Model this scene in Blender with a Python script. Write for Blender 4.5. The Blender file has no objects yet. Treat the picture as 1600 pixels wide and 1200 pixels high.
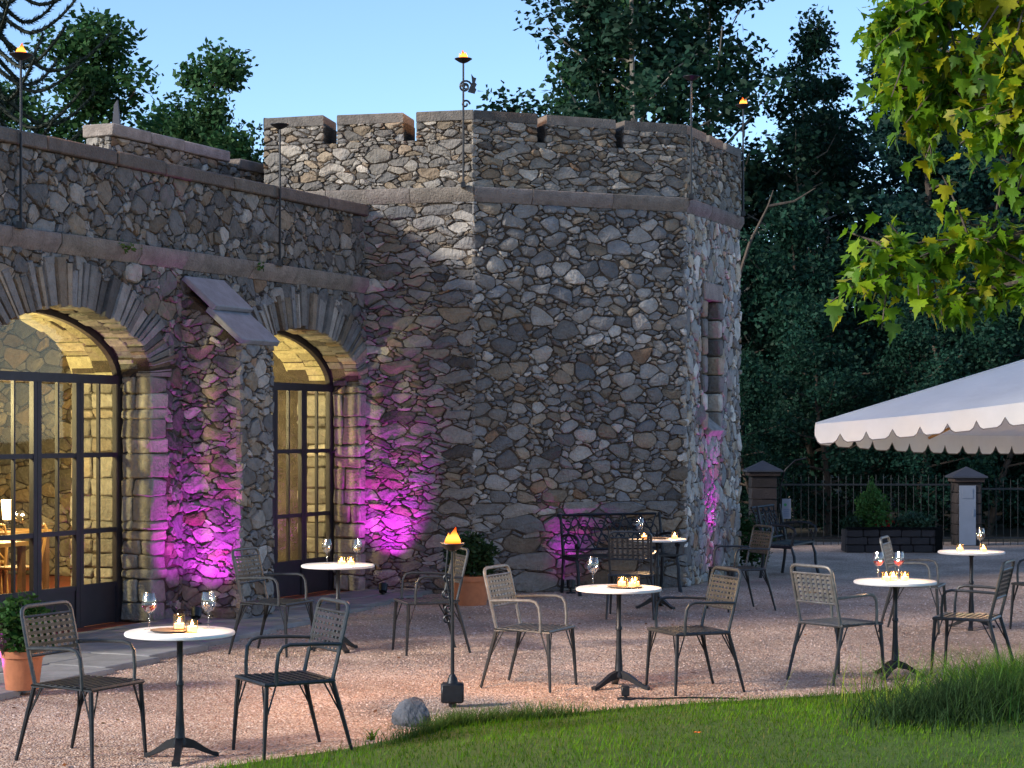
import bpy, math, random
import numpy as np
from mathutils import Vector, Matrix

# ------------------------------------------------------------------ camera, sky, sun, exposure
scene = bpy.context.scene
COL = scene.collection
cam_d = bpy.data.cameras.new('camera')
cam = bpy.data.objects.new('camera', cam_d); COL.objects.link(cam)
cam.location = (0, 0, 1.9); cam.rotation_euler = (math.radians(90), 0, 0)
cam_d.lens = 67.5; cam_d.sensor_width = 36; cam_d.shift_y = 0.045
cam_d.clip_start = 0.05; cam_d.clip_end = 2000
scene.camera = cam

SUN_EL, SUN_AZ = 24.0, 245.0          # degrees; azimuth clockwise from +Y, where the sun stands
SUN_STRENGTH, SKY_STRENGTH, EXPOSURE = 2.7, 0.115, 1.25
world = bpy.data.worlds.new('World'); scene.world = world; world.use_nodes = True
wn = world.node_tree; bg = wn.nodes['Background']
sky = wn.nodes.new('ShaderNodeTexSky'); sky.sky_type = 'NISHITA'; sky.sun_disc = False
sky.sun_elevation = math.radians(SUN_EL); sky.sun_rotation = math.radians(SUN_AZ)
sky.altitude = 1800; sky.air_density = 1.0; sky.dust_density = 0.1; sky.ozone_density = 3.4
wn.links.new(sky.outputs[0], bg.inputs[0]); bg.inputs[1].default_value = SKY_STRENGTH
sun_d = bpy.data.lights.new('sun', 'SUN'); sun = bpy.data.objects.new('sun', sun_d); COL.objects.link(sun)
sun_d.energy = SUN_STRENGTH; sun_d.angle = math.radians(9.0); sun_d.color = (1.0, 0.9, 0.78)
_az, _el = math.radians(SUN_AZ), math.radians(SUN_EL)
sun_from = Vector((math.sin(_az)*math.cos(_el), math.cos(_az)*math.cos(_el), math.sin(_el)))
sun.rotation_euler = sun_from.to_track_quat('Z', 'Y').to_euler()
sun.location = sun_from*60
scene.view_settings.view_transform = 'Standard'; scene.view_settings.look = 'None'
scene.view_settings.exposure = EXPOSURE; scene.view_settings.gamma = 1.0
scene.render.engine = 'CYCLES'
scene.cycles.use_denoising = True
scene.cycles.max_bounces = 6; scene.cycles.transparent_max_bounces = 12
scene.cycles.sample_clamp_indirect = 4.0
scene.cycles.caustics_reflective = False; scene.cycles.caustics_refractive = False

R = random.Random(7)
rad = math.radians

# ------------------------------------------------------------------ helpers
def V(*a): return Vector(a)

class MB:
    """collects faces, then links them as one mesh object"""
    def __init__(s): s.v = []; s.f = []; s.t = []
    def add(s, verts, faces, tint=None):
        o = len(s.v); s.v += [tuple(p) for p in verts]; s.f += [tuple(i+o for i in f) for f in faces]
        s.t += [tint or (1, 1, 1)]*len(verts)
    def box(s, c, size, M=None, tint=None):
        hx, hy, hz = size[0]/2, size[1]/2, size[2]/2
        p = [Vector((x, y, z)) for x in (-hx, hx) for y in (-hy, hy) for z in (-hz, hz)]
        if M is not None: p = [M @ q for q in p]
        c = Vector(c)
        s.add([q+c for q in p], [(0,1,3,2),(4,6,7,5),(0,4,5,1),(2,3,7,6),(0,2,6,4),(1,5,7,3)], tint)
    def bar(s, a, b, w, d, up=(0, 0, 1), tint=None):
        a, b = Vector(a), Vector(b); z = (b-a).normalized(); u = Vector(up)
        if abs(z.dot(u)) > .98: u = Vector((1, 0, 0)) if abs(z.x) < .9 else Vector((0, 1, 0))
        x = u.cross(z).normalized(); y = z.cross(x)
        M = Matrix((x, y, z)).transposed()
        s.box((a+b)/2, (w, d, (b-a).length), M, tint)
    def tube(s, pts, r, n=6, cap=True, tint=None):
        pts = [Vector(p) for p in pts]; m = len(pts)
        rs = r if isinstance(r, (list, tuple)) else [r]*m
        vs = []; prev = None
        for i, p in enumerate(pts):
            t = (pts[min(i+1, m-1)]-pts[max(i-1, 0)])
            t = t.normalized() if t.length > 1e-9 else Vector((0, 0, 1))
            if prev is None:
                u = Vector((0, 0, 1)) if abs(t.z) < .9 else Vector((1, 0, 0))
                x = u.cross(t).normalized()
            else:
                x = (prev - t*prev.dot(t)); x = x.normalized() if x.length > 1e-6 else t.orthogonal().normalized()
            prev = x; y = t.cross(x)
            for k in range(n):
                a = 2*math.pi*k/n; vs.append(p+(x*math.cos(a)+y*math.sin(a))*rs[i])
        fs = [(i*n+k, i*n+(k+1) % n, (i+1)*n+(k+1) % n, (i+1)*n+k) for i in range(m-1) for k in range(n)]
        if cap: fs += [tuple(range(n-1, -1, -1)), tuple((m-1)*n+k for k in range(n))]
        s.add(vs, fs, tint)
    def lathe(s, prof, n=20, c=(0, 0, 0), tint=None):
        vs = []; c = Vector(c)
        for (r, z) in prof:
            for k in range(n):
                a = 2*math.pi*k/n; vs.append(c+Vector((r*math.cos(a), r*math.sin(a), z)))
        m = len(prof)
        fs = [(i*n+k, i*n+(k+1) % n, (i+1)*n+(k+1) % n, (i+1)*n+k) for i in range(m-1) for k in range(n)]
        s.add(vs, fs, tint)
    def cblock(s, c, X, Y, Z, hx, hy, hz, ch, jit=0.0, tint=None, rng=R):
        """bevelled, slightly uneven block; half sizes hx,hy,hz along unit axes X,Y,Z"""
        ch = min(ch, hx*.6, hy*.6, hz*.6); vs = []; idx = {}
        c = Vector(c)
        for sx in (-1, 1):
            for sy in (-1, 1):
                for sz in (-1, 1):
                    j = [rng.uniform(-jit, jit) for _ in range(3)]
                    for ax in range(3):
                        e = [sx*(hx-ch), sy*(hy-ch), sz*(hz-ch)]
                        e[ax] = (sx*hx, sy*hy, sz*hz)[ax]
                        e = [e[k]+j[k] for k in range(3)]
                        idx[(sx, sy, sz, ax)] = len(vs)
                        vs.append(c+X*e[0]+Y*e[1]+Z*e[2])
        fs = []
        I = lambda sx, sy, sz, ax: idx[(sx, sy, sz, ax)]
        for q in (-1, 1):
            f = [I(q,-1,-1,0), I(q,1,-1,0), I(q,1,1,0), I(q,-1,1,0)]; fs.append(f if q > 0 else f[::-1])
            f = [I(-1,q,-1,1), I(-1,q,1,1), I(1,q,1,1), I(1,q,-1,1)]; fs.append(f if q > 0 else f[::-1])
            f = [I(-1,-1,q,2), I(1,-1,q,2), I(1,1,q,2), I(-1,1,q,2)]; fs.append(f if q > 0 else f[::-1])
        for a in (-1, 1):
            for b in (-1, 1):
                fs.append([I(a,b,-1,0), I(a,b,-1,1), I(a,b,1,1), I(a,b,1,0)][::(1 if a*b > 0 else -1)])
                fs.append([I(a,-1,b,0), I(a,1,b,0), I(a,1,b,2), I(a,-1,b,2)][::(1 if a*b > 0 else -1)])
                fs.append([I(-1,a,b,1), I(-1,a,b,2), I(1,a,b,2), I(1,a,b,1)][::(1 if a*b > 0 else -1)])
        for sx in (-1, 1):
            for sy in (-1, 1):
                for sz in (-1, 1):
                    f = [I(sx,sy,sz,0), I(sx,sy,sz,1), I(sx,sy,sz,2)]
                    fs.append(f if sx*sy*sz > 0 else f[::-1])
        s.add(vs, fs, tint)
    def mesh(s, name, mat, smooth=None):
        me = bpy.data.meshes.new(name); me.from_pydata(s.v, [], s.f)
        if any(t != (1, 1, 1) for t in s.t):
            at = me.attributes.new('tint', 'FLOAT_COLOR', 'POINT')
            at.data.foreach_set('color', np.array([(*t, 1.0) for t in s.t], dtype=np.float32).ravel())
        if mat is not None: me.materials.append(mat)
        if smooth is not None:
            me.polygons.foreach_set('use_smooth', np.ones(len(me.polygons), dtype=bool))
            me.set_sharp_from_angle(angle=rad(smooth))
        me.update(); return me
    def build(s, name, mat, parent=None, smooth=None, org=None, loc=None):
        if org is not None:
            o = Vector(org); s.v = [(p[0]-o.x, p[1]-o.y, p[2]-o.z) for p in s.v]
        return link(name, s.mesh(name, mat, smooth), parent, loc)

def link(name, data, parent=None, loc=None):
    o = bpy.data.objects.new(name, data); COL.objects.link(o)
    if parent is not None: o.parent = parent
    if loc is not None: o.location = loc
    return o

def np_mesh(name, verts, faces, mat, tint=None, smooth=False):
    verts = np.asarray(verts, dtype=np.float32); faces = np.asarray(faces, dtype=np.int32)
    n, k = faces.shape
    me = bpy.data.meshes.new(name)
    me.vertices.add(len(verts)); me.vertices.foreach_set('co', verts.ravel())
    me.loops.add(n*k); me.loops.foreach_set('vertex_index', faces.ravel())
    me.polygons.add(n); me.polygons.foreach_set('loop_start', np.arange(0, n*k, k, dtype=np.int32))
    me.polygons.foreach_set('loop_total', np.full(n, k, dtype=np.int32))
    if smooth: me.polygons.foreach_set('use_smooth', np.ones(n, dtype=bool))
    if tint is not None:
        at = me.attributes.new('tint', 'FLOAT_COLOR', 'POINT')
        t = np.concatenate([np.asarray(tint, dtype=np.float32), np.ones((len(tint), 1), np.float32)], 1)
        at.data.foreach_set('color', t.ravel())
    if mat is not None: me.materials.append(mat)
    me.update(calc_edges=True); me.validate(); return me

def tag(o, label=None, cat=None, group=None, kind=None):
    if label: o['label'] = label
    if cat: o['category'] = cat
    if group: o['group'] = group
    if kind: o['kind'] = kind
    return o
def thing(name, label, cat, loc=(0, 0, 0), rz=0.0, group=None):
    o = link(name, None, None, loc); o.rotation_euler.z = rz; o.empty_display_size = .2
    return tag(o, label, cat, group)
def copy_tree(o, parent=None):
    c = o.copy(); COL.objects.link(c)
    if parent is not None: c.parent = parent
    for ch in list(o.children): copy_tree(ch, c)
    return c

# ------------------------------------------------------------------ materials
MATS = {}
def mat(name, col=(.5, .5, .5), rough=.7, metal=0.0, tint=False, var=0.0, vscale=6.0, bump=0.0, bscale=40.0,
        col2=None, emit=None, estr=0.0, transl=0.0, spec=.4, detail=4.0, bdist=.02):
    if name in MATS: return MATS[name]
    m = bpy.data.materials.new(name); m.use_nodes = True; MATS[name] = m
    nt = m.node_tree; N = nt.nodes; L = nt.links
    b = N['Principled BSDF']; out = N['Material Output']
    b.inputs['Roughness'].default_value = rough; b.inputs['Metallic'].default_value = metal
    b.inputs['Specular IOR Level'].default_value = spec
    tc = N.new('ShaderNodeTexCoord')
    src = None
    rgb = N.new('ShaderNodeRGB'); rgb.outputs[0].default_value = (*col, 1); src = rgb.outputs[0]
    if col2 is not None or var > 0:
        nz = N.new('ShaderNodeTexNoise'); nz.inputs['Scale'].default_value = vscale
        nz.inputs['Detail'].default_value = detail; nz.inputs['Roughness'].default_value = .65
        L.new(tc.outputs['Object'], nz.inputs['Vector'])
        if col2 is not None:
            rp = N.new('ShaderNodeValToRGB'); rp.color_ramp.elements[0].position = .35; rp.color_ramp.elements[1].position = .65
            rp.color_ramp.elements[0].color = (*col, 1); rp.color_ramp.elements[1].color = (*col2, 1)
            L.new(nz.outputs[0], rp.inputs[0]); src = rp.outputs[0]
        if var > 0:
            mr = N.new('ShaderNodeMapRange'); mr.inputs[1].default_value = .25; mr.inputs[2].default_value = .75
            mr.inputs[3].default_value = 1-var; mr.inputs[4].default_value = 1+var
            L.new(nz.outputs[0], mr.inputs[0])
            mx = N.new('ShaderNodeVectorMath'); mx.operation = 'SCALE'
            L.new(src, mx.inputs[0]); L.new(mr.outputs[0], mx.inputs['Scale']); src = mx.outputs[0]
    if tint:
        at = N.new('ShaderNodeAttribute'); at.attribute_name = 'tint'
        mm = N.new('ShaderNodeVectorMath'); mm.operation = 'MULTIPLY'
        L.new(src, mm.inputs[0]); L.new(at.outputs['Color'], mm.inputs[1]); src = mm.outputs[0]
    L.new(src, b.inputs['Base Color'])
    if bump > 0:
        n2 = N.new('ShaderNodeTexNoise'); n2.inputs['Scale'].default_value = bscale; n2.inputs['Detail'].default_value = 5
        L.new(tc.outputs['Object'], n2.inputs['Vector'])
        bp = N.new('ShaderNodeBump'); bp.inputs['Strength'].default_value = bump; bp.inputs['Distance'].default_value = bdist
        L.new(n2.outputs[0], bp.inputs['Height']); L.new(bp.outputs[0], b.inputs['Normal'])
    if emit is not None:
        b.inputs['Emission Color'].default_value = (*emit, 1); b.inputs['Emission Strength'].default_value = estr
    if transl > 0:
        tr = N.new('ShaderNodeBsdfTranslucent'); L.new(src, tr.inputs[0])
        ms = N.new('ShaderNodeMixShader'); ms.inputs[0].default_value = transl
        L.new(b.outputs[0], ms.inputs[1]); L.new(tr.outputs[0], ms.inputs[2]); L.new(ms.outputs[0], out.inputs[0])
    return m

def glass_mat(name, col=(1, 1, 1), ior=1.5, minr=0.02):
    if name in MATS: return MATS[name]
    m = bpy.data.materials.new(name); m.use_nodes = True; MATS[name] = m
    nt = m.node_tree; N = nt.nodes; L = nt.links; out = N['Material Output']; N.remove(N['Principled BSDF'])
    t = N.new('ShaderNodeBsdfTransparent'); t.inputs[0].default_value = (*col, 1)
    g = N.new('ShaderNodeBsdfGlossy'); g.inputs['Roughness'].default_value = .02
    lw = N.new('ShaderNodeLayerWeight'); lw.inputs[0].default_value = .5
    pw_ = N.new('ShaderNodeMath'); pw_.operation = 'POWER'; pw_.inputs[1].default_value = 5; L.new(lw.outputs['Facing'], pw_.inputs[0])
    ad = N.new('ShaderNodeMath'); ad.operation = 'MULTIPLY_ADD'; ad.use_clamp = True
    f0 = ((ior-1)/(ior+1))**2+minr; ad.inputs[1].default_value = 1-f0; ad.inputs[2].default_value = f0
    L.new(pw_.outputs[0], ad.inputs[0])
    ms = N.new('ShaderNodeMixShader'); L.new(ad.outputs[0], ms.inputs[0]); L.new(t.outputs[0], ms.inputs[1]); L.new(g.outputs[0], ms.inputs[2])
    L.new(ms.outputs[0], out.inputs[0]); return m

def emis_mat(name, col, strength):
    if name in MATS: return MATS[name]
    m = bpy.data.materials.new(name); m.use_nodes = True; MATS[name] = m
    nt = m.node_tree; N = nt.nodes; e = N.new('ShaderNodeEmission'); e.inputs[0].default_value = (*col, 1); e.inputs[1].default_value = strength
    N.remove(N['Principled BSDF']); nt.links.new(e.outputs[0], N['Material Output'].inputs[0]); return m

M_stone = mat('rubble_stone', (1, 1, 1), .85, tint=True, var=.32, vscale=9, bump=.9, bscale=26, bdist=.03, spec=.25, detail=7)
M_mortar = mat('old_mortar', (.05, .041, .034), .95, col2=(.105, .087, .07), vscale=5, bump=.8, bscale=60, bdist=.03, spec=.1)
M_ashlar = mat('granite_trim', (.2, .18, .17), .85, tint=True, var=.4, vscale=7, bump=.9, bscale=45, bdist=.02, spec=.2, detail=9)
M_slate = mat('slate_cap', (.17, .19, .225), .55, var=.25, vscale=8, bump=.4, bscale=50, bdist=.01)
M_iron = mat('black_iron', (.022, .024, .028), .42, .55, var=.3, vscale=20, bump=.15, bscale=120, bdist=.004)
M_iron_grey = mat('worn_grey_iron', (.05, .055, .06), .38, .5, var=.35, vscale=25)
M_frame = mat('painted_steel_frame', (.028, .026, .034), .5, .3, var=.2, vscale=10)
M_pane = glass_mat('window_glass', (.93, .95, .93), 1.45, .0)
M_glass = glass_mat('wine_glass_crystal', (.95, .96, .97), 1.5, .05)
M_cup = glass_mat('candle_cup_glass', (1, .9, .78), 1.5, .1)
M_top = mat('white_stone_top', (.72, .71, .7), .35, var=.08, vscale=12)
M_plate = mat('dark_slate_plate', (.06, .05, .045), .5)
M_candle = mat('lit_candle_wax', (.9, .75, .5), .6, emit=(1, .42, .1), estr=3)
M_flame = emis_mat('candle_flame', (1, .62, .22), 45)
def fire_mat(name, s_lo, s_hi):
    m = bpy.data.materials.new(name); m.use_nodes = True; nt = m.node_tree; N = nt.nodes; L = nt.links; N.remove(N['Principled BSDF'])
    tc = N.new('ShaderNodeTexCoord'); sp = N.new('ShaderNodeSeparateXYZ'); L.new(tc.outputs['Generated'], sp.inputs[0])
    rp = N.new('ShaderNodeValToRGB'); e = rp.color_ramp.elements
    e[0].position = .1; e[0].color = (1, .1, .006, 1); e[1].position = .95; e[1].color = (1, .05, .003, 1)
    q = rp.color_ramp.elements.new(.4); q.color = (1, .34, .05, 1)
    L.new(sp.outputs[2], rp.inputs[0])
    mr = N.new('ShaderNodeMapRange'); mr.inputs[1].default_value = .45; mr.inputs[2].default_value = .9; mr.inputs[3].default_value = s_lo; mr.inputs[4].default_value = s_hi
    L.new(sp.outputs[2], mr.inputs[0]); em = N.new('ShaderNodeEmission'); L.new(rp.outputs[0], em.inputs[0]); L.new(mr.outputs[0], em.inputs[1])
    L.new(em.outputs[0], N['Material Output'].inputs[0]); return m
M_fire = fire_mat('torch_fire', 1.9, .9)
M_terra = mat('terracotta', (.42, .15, .065), .75, var=.2, vscale=12, bump=.2, bscale=60, bdist=.006)
M_bark = mat('bark', (.075, .058, .045), .9, var=.35, vscale=9, bump=.8, bscale=22)
M_bark_pale = mat('pale_bark', (.2, .18, .15), .85, var=.35, vscale=7, bump=.5, bscale=22)
M_leaf = mat('foliage', (1, 1, 1), .6, tint=True, transl=.3, spec=.12)
M_maple = mat('maple_leaf', (1, 1, 1), .5, tint=True, transl=.5, spec=.3, var=.25, vscale=14)
M_grass = mat('grass_blades', (1, 1, 1), .7, tint=True, transl=.35, spec=.08)
M_lawn = mat('lawn_soil', (.035, .08, .006), .95, col2=(.055, .105, .01), vscale=9, bump=.6, bscale=60)
M_canvas = mat('parasol_canvas', (.72, .715, .71), .8, var=.08, vscale=2.2, transl=.25, bump=.35, bscale=5, bdist=.03)
M_slab = mat('paving_slab', (.2, .2, .195), .75, tint=True, var=.3, vscale=4, bump=.4, bscale=30, bdist=.01)
M_wood = mat('dark_wood', (.09, .045, .022), .5, var=.3, vscale=8)
M_wood2 = mat('golden_wood', (.3, .17, .06), .45, var=.2, vscale=8)
M_soil = mat('pot_soil', (.03, .02, .014), .95)
M_wine = mat('red_wine', (.07, .004, .008), .08)
M_wine_w = glass_mat('white_wine', (.95, .8, .4), 1.34, .02)
M_redfloor = mat('interior_floor_tile', (.28, .07, .035), .45, var=.25, vscale=3)
M_plaster = mat('interior_roof_boards', (.12, .085, .05), .8, var=.25, vscale=3)
M_brickd = mat('planter_stone', (.03, .026, .028), .85, tint=True, var=.25, vscale=8, bump=.4, bscale=40)
M_white = mat('enamel_white', (.2, .225, .28), .5, var=.08, vscale=6)
M_green = mat('sign_green', (.02, .22, .06), .5)
M_ink = mat('sign_ink', (.12, .16, .25), .6)
M_petal = mat('red_petals', (.4, .02, .025), .6, transl=.2)
M_ltrim = mat('valance_piping', (.12, .11, .115), .7)

# gravel: procedural stones plus real chips on top
def gravel_material():
    m = bpy.data.materials.new('pink_gravel'); m.use_nodes = True
    nt = m.node_tree; N = nt.nodes; L = nt.links; b = N['Principled BSDF']
    b.inputs['Roughness'].default_value = .9; b.inputs['Specular IOR Level'].default_value = .2
    tc = N.new('ShaderNodeTexCoord')
    vo = N.new('ShaderNodeTexVoronoi'); vo.inputs['Scale'].default_value = 70; L.new(tc.outputs['Object'], vo.inputs['Vector'])
    n1 = N.new('ShaderNodeTexNoise'); n1.inputs['Scale'].default_value = .9; n1.inputs['Detail'].default_value = 7; L.new(tc.outputs['Object'], n1.inputs['Vector'])
    rp = N.new('ShaderNodeValToRGB'); e = rp.color_ramp.elements
    e[0].position = 0; e[0].color = (.26, .155, .105, 1); e[1].position = 1; e[1].color = (.62, .475, .38, 1)
    e2 = rp.color_ramp.elements.new(.45); e2.color = (.48, .33, .245, 1)
    sp = N.new('ShaderNodeSeparateColor'); L.new(vo.outputs['Color'], sp.inputs[0]); L.new(sp.outputs[0], rp.inputs[0])
    mr = N.new('ShaderNodeMapRange'); mr.inputs[1].default_value = .3; mr.inputs[2].default_value = .7; mr.inputs[3].default_value = .62; mr.inputs[4].default_value = 1.25
    L.new(n1.outputs[0], mr.inputs[0])
    sc = N.new('ShaderNodeVectorMath'); sc.operation = 'SCALE'; L.new(rp.outputs[0], sc.inputs[0]); L.new(mr.outputs[0], sc.inputs['Scale'])
    L.new(sc.outputs[0], b.inputs['Base Color'])
    bp = N.new('ShaderNodeBump'); bp.inputs['Strength'].default_value = .9; bp.inputs['Distance'].default_value = .012; bp.invert = True
    n3 = N.new('ShaderNodeTexNoise'); n3.inputs['Scale'].default_value = 3.2; n3.inputs['Detail'].default_value = 4; L.new(tc.outputs['Object'], n3.inputs['Vector'])
    b2 = N.new('ShaderNodeBump'); b2.inputs['Strength'].default_value = .7; b2.inputs['Distance'].default_value = .12; L.new(n3.outputs[0], b2.inputs['Height'])
    L.new(vo.outputs['Distance'], bp.inputs['Height']); L.new(b2.outputs[0], bp.inputs['Normal']); L.new(bp.outputs[0], b.inputs['Normal'])
    return m
M_gravel = gravel_material()
M_chip = mat('gravel_chips', (1, 1, 1), .85, tint=True, spec=.25)

# ------------------------------------------------------------------ ground
mb = MB(); mb.add([(-250, -60, 0), (250, -60, 0), (250, 400, 0), (-250, 400, 0)], [(0, 1, 2, 3)])
tag(mb.build('ground', M_gravel), kind='structure')

rng = np.random.default_rng(3)
def in_lawn_edge(x):     # y of the lawn's far edge at x
    xs = [-9, -2.1, -1.62, -.77, -.41, .87, 2.44, 3.87, 6.5, 20]
    ys = [8.6, 10.1, 10.8, 11.56, 12.35, 13.1, 13.75, 14.5, 15.2, 16]
    return np.interp(x, xs, ys)

def chips(n):
    y = 10.2 + (rng.random(n)**1.6)*13; x = (rng.random(n)-.5)*2*(y*.30+.6)
    keep = y > in_lawn_edge(x)-.1; x, y = x[keep], y[keep]; n = len(x)
    r = rng.uniform(.005, .011, n)*(1+.03*(y-10))
    a = rng.uniform(0, 6.283, n)
    base = np.zeros((n, 4, 3), np.float32)
    for k in range(3):
        q = a+k*2.094+rng.uniform(-.4, .4, n); rr = r*rng.uniform(.8, 1.3, n)
        base[:, k] = np.stack([x+rr*np.cos(q), y+rr*np.sin(q), np.full(n, .0005)], 1)
    base[:, 3] = np.stack([x+r*rng.uniform(-.4, .4, n), y+r*rng.uniform(-.4, .4, n), r*rng.uniform(.5, 1.1, n)], 1)
    f = np.array([(0, 1, 3), (1, 2, 3), (2, 0, 3)])
    F = (np.arange(n)[:, None, None]*4+f[None]).reshape(-1, 3)
    pal = np.array([(.56, .38, .295), (.46, .3, .225), (.66, .51, .43), (.33, .2, .145), (.52, .4, .345)])
    t = np.repeat(pal[rng.integers(0, 5, n)]*rng.uniform(.8, 1.15, (n, 1)), 4, 0)
    return np_mesh('gravel_chips', base.reshape(-1, 3), F, M_chip, t)
tag(link('gravel_chips', chips(52000)), 'loose pinkish gravel chips covering the terrace ground', 'gravel', kind='stuff')

# lawn sheet (gently mounded) and its grass
def lawn_h(x, y):
    e = in_lawn_edge(x)-y
    return .012+.05*np.clip(e/1.2, 0, 1)+.16*np.exp(-((x-3.3)**2/1.1+(y-11.9)**2/.9))*np.clip(e/.5, 0, 1)
xs = np.linspace(-9, 12, 64); rows = 18; vs = []; 
for x in xs:
    e = float(in_lawn_edge(x))
    for k in range(rows):
        y = e-(k/(rows-1))**1.4*14; vs.append((x, y, float(lawn_h(x, y))))
fs = [(i*rows+k, i*rows+k+1, (i+1)*rows+k+1, (i+1)*rows+k) for i in range(63) for k in range(rows-1)]
mb = MB(); mb.add(vs, [f[::-1] for f in fs]); tag(mb.build('lawn', M_lawn, smooth=60), kind='structure')

def blades(x, y, z, h, w, lean, tint, seg=2, curl=.5):
    n = len(x); a = rng.uniform(0, 6.283, n); d = np.stack([np.cos(a), np.sin(a)], 1)
    side = np.stack([-np.sin(a+rng.uniform(-1, 1, n)), np.cos(a)], 1); side /= np.linalg.norm(side, axis=1)[:, None]
    P = np.zeros((n, (seg+1)*2, 3), np.float32)
    for k in range(seg+1):
        f = k/seg; ww = w*(1-f*.9)
        off = lean*(f**(1+curl)); cz = z+h*(f-.25*curl*f*f*np.clip(lean/np.maximum(h, 1e-4), 0, 1.4))
        cx = x+d[:, 0]*off; cy = y+d[:, 1]*off
        P[:, 2*k] = np.stack([cx-side[:, 0]*ww, cy-side[:, 1]*ww, cz], 1)
        P[:, 2*k+1] = np.stack([cx+side[:, 0]*ww, cy+side[:, 1]*ww, cz], 1)
    f = np.array([(2*k, 2*k+1, 2*k+3, 2*k+2) for k in range(seg)])
    F = (np.arange(n)[:, None, None]*(seg+1)*2+f[None]).reshape(-1, 4)
    return P.reshape(-1, 3), F, np.repeat(tint, (seg+1)*2, 0)
def gtint(n, base, var=.35, yel=.3):
    t = np.array(base)[None]*rng.uniform(1-var, 1+var, (n, 1)); t[:, 0] *= rng.uniform(1-yel*.5, 1+yel*1.6, n); return t

n = 95000
y = 9.3+rng.random(n)*5.6; x = -2.6+rng.random(n)*7.6
e = in_lawn_edge(x); k = (y < e+rng.normal(0, .03, n)); x, y = x[k], y[k]; n = len(x)
h = rng.uniform(.018, .045, n)
pat = .5+.25*np.sin(x*3.1+y*1.7)+.25*np.sin(x*7.3-y*5.1+1)*np.sin(y*4.3+x*2.2)+rng.normal(0, .12, n)
gt = gtint(n, (.075, .19, .008))*(.62+.7*np.clip(pat, 0, 1))[:, None]; dry = rng.random(n) < .05+.1*np.clip(.35-pat, 0, 1); gt[dry] = np.array((.19, .17, .05))
h = h*(.75+.6*np.clip(pat, 0, 1))
p, f, t = blades(x, y, lawn_h(x, y)-.004, h, rng.uniform(.0018, .0032, n), h*rng.uniform(.2, .9, n), gt, 1)
tag(link('lawn_grass', np_mesh('lawn_grass', p, f, M_grass, t)), 'short mown green grass of the lawn in front', 'grass', kind='stuff')
# shaggy fringe along the gravel edge
n = 3800
x = np.concatenate([rng.normal(-.35, .22, 1400), rng.normal(.15, .2, 700), rng.uniform(-.6, 3.6, 1700)])
y = in_lawn_edge(x)-rng.random(n)*.22-.02
h = np.concatenate([rng.uniform(.05, .15, 2100), rng.uniform(.03, .08, 1700)])
p, f, t = blades(x, y, lawn_h(x, y)-.01, h, rng.uniform(.002, .004, n), h*rng.uniform(.3, 1.2, n), gtint(n, (.065, .14, .03)), 2)
tag(link('edge_grass', np_mesh('edge_grass', p, f, M_grass, t)), 'shaggy grass fringe between lawn and gravel', 'grass', kind='stuff')
# tall ornamental grass clumps on the right mound
def clump(name, label, cx, cy, n, spread, hmin, hmax, base, yel=.3):
    x = rng.normal(0, spread, n); y = rng.normal(0, spread*.8, n)
    z0 = float(lawn_h(cx, cy)); h = rng.uniform(hmin, hmax, n)
    p, f, t = blades(x, y, lawn_h(x+cx, y+cy)-z0-.01, h, rng.uniform(.0025, .0055, n), h*rng.uniform(.2, 1.3, n), gtint(n, base, .45, yel), 4, .9)
    return tag(link(name, np_mesh(name, p, f, M_grass, t), None, (cx, cy, z0)), label, 'grass', 'ornamental grass on the mound', 'stuff')
clump('grass_clump', 'dark arching grass clump at the corner of the lawn', 2.75, 11.75, 2600, .27, .1, .27, (.03, .065, .024), .1)
clump('grass_clump', 'bright green upright grass clump by the parasol table', 3.35, 12.7, 1500, .25, .14, .4, (.075, .19, .018), .3)
clump('grass_clump', 'broad green grass clump on the mound', 3.4, 11.8, 3000, .34, .12, .32, (.038, .1, .02), .3)
clump('grass_clump', 'light green wispy grass reaching over the gravel edge', 2.85, 12.95, 420, .3, .12, .42, (.12, .23, .03), .4)
clump('grass_clump', 'thick grass clump behind the mound', 4.1, 12.4, 1900, .34, .16, .38, (.045, .115, .02), .3)

# ------------------------------------------------------------------ stone masonry
PAL = [((.235, .23, .225), 5), ((.3, .29, .275), 4), ((.175, .172, .172), 3.2), ((.38, .36, .33), 2.4), ((.3, .25, .19), 3.2),
       ((.25, .2, .15), 1.6), ((.25, .16, .1), .25), ((.48, .455, .42), 1.0), ((.125, .12, .12), 1.3), ((.205, .212, .225), 2.0)]
_pw = np.array([w for _, w in PAL]); _pw = _pw/_pw.sum()
def stone_tint(rg, warm=0.0, bright=1.0):
    c = np.array(PAL[rg.choice(len(PAL), p=_pw)][0]); c = (c*.9+np.array((.25, .24, .225))*.1)*rg.uniform(.72, 1.36)*bright*.68
    c = c*(1+warm*np.array([.25, .08, -.25])); return tuple(float(q) for q in np.clip(c, .02, .8))

def clip_half(poly, nx, ny, c):
    out = []; m = len(poly)
    for i in range(m):
        a, b = poly[i], poly[(i+1) % m]
        da = a[0]*nx+a[1]*ny-c; db = b[0]*nx+b[1]*ny-c
        if da <= 0: out.append(a)
        if (da < 0 < db) or (db < 0 < da):
            t = da/(da-db); out.append((a[0]+(b[0]-a[0])*t, a[1]+(b[1]-a[1])*t))
    return out

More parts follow.
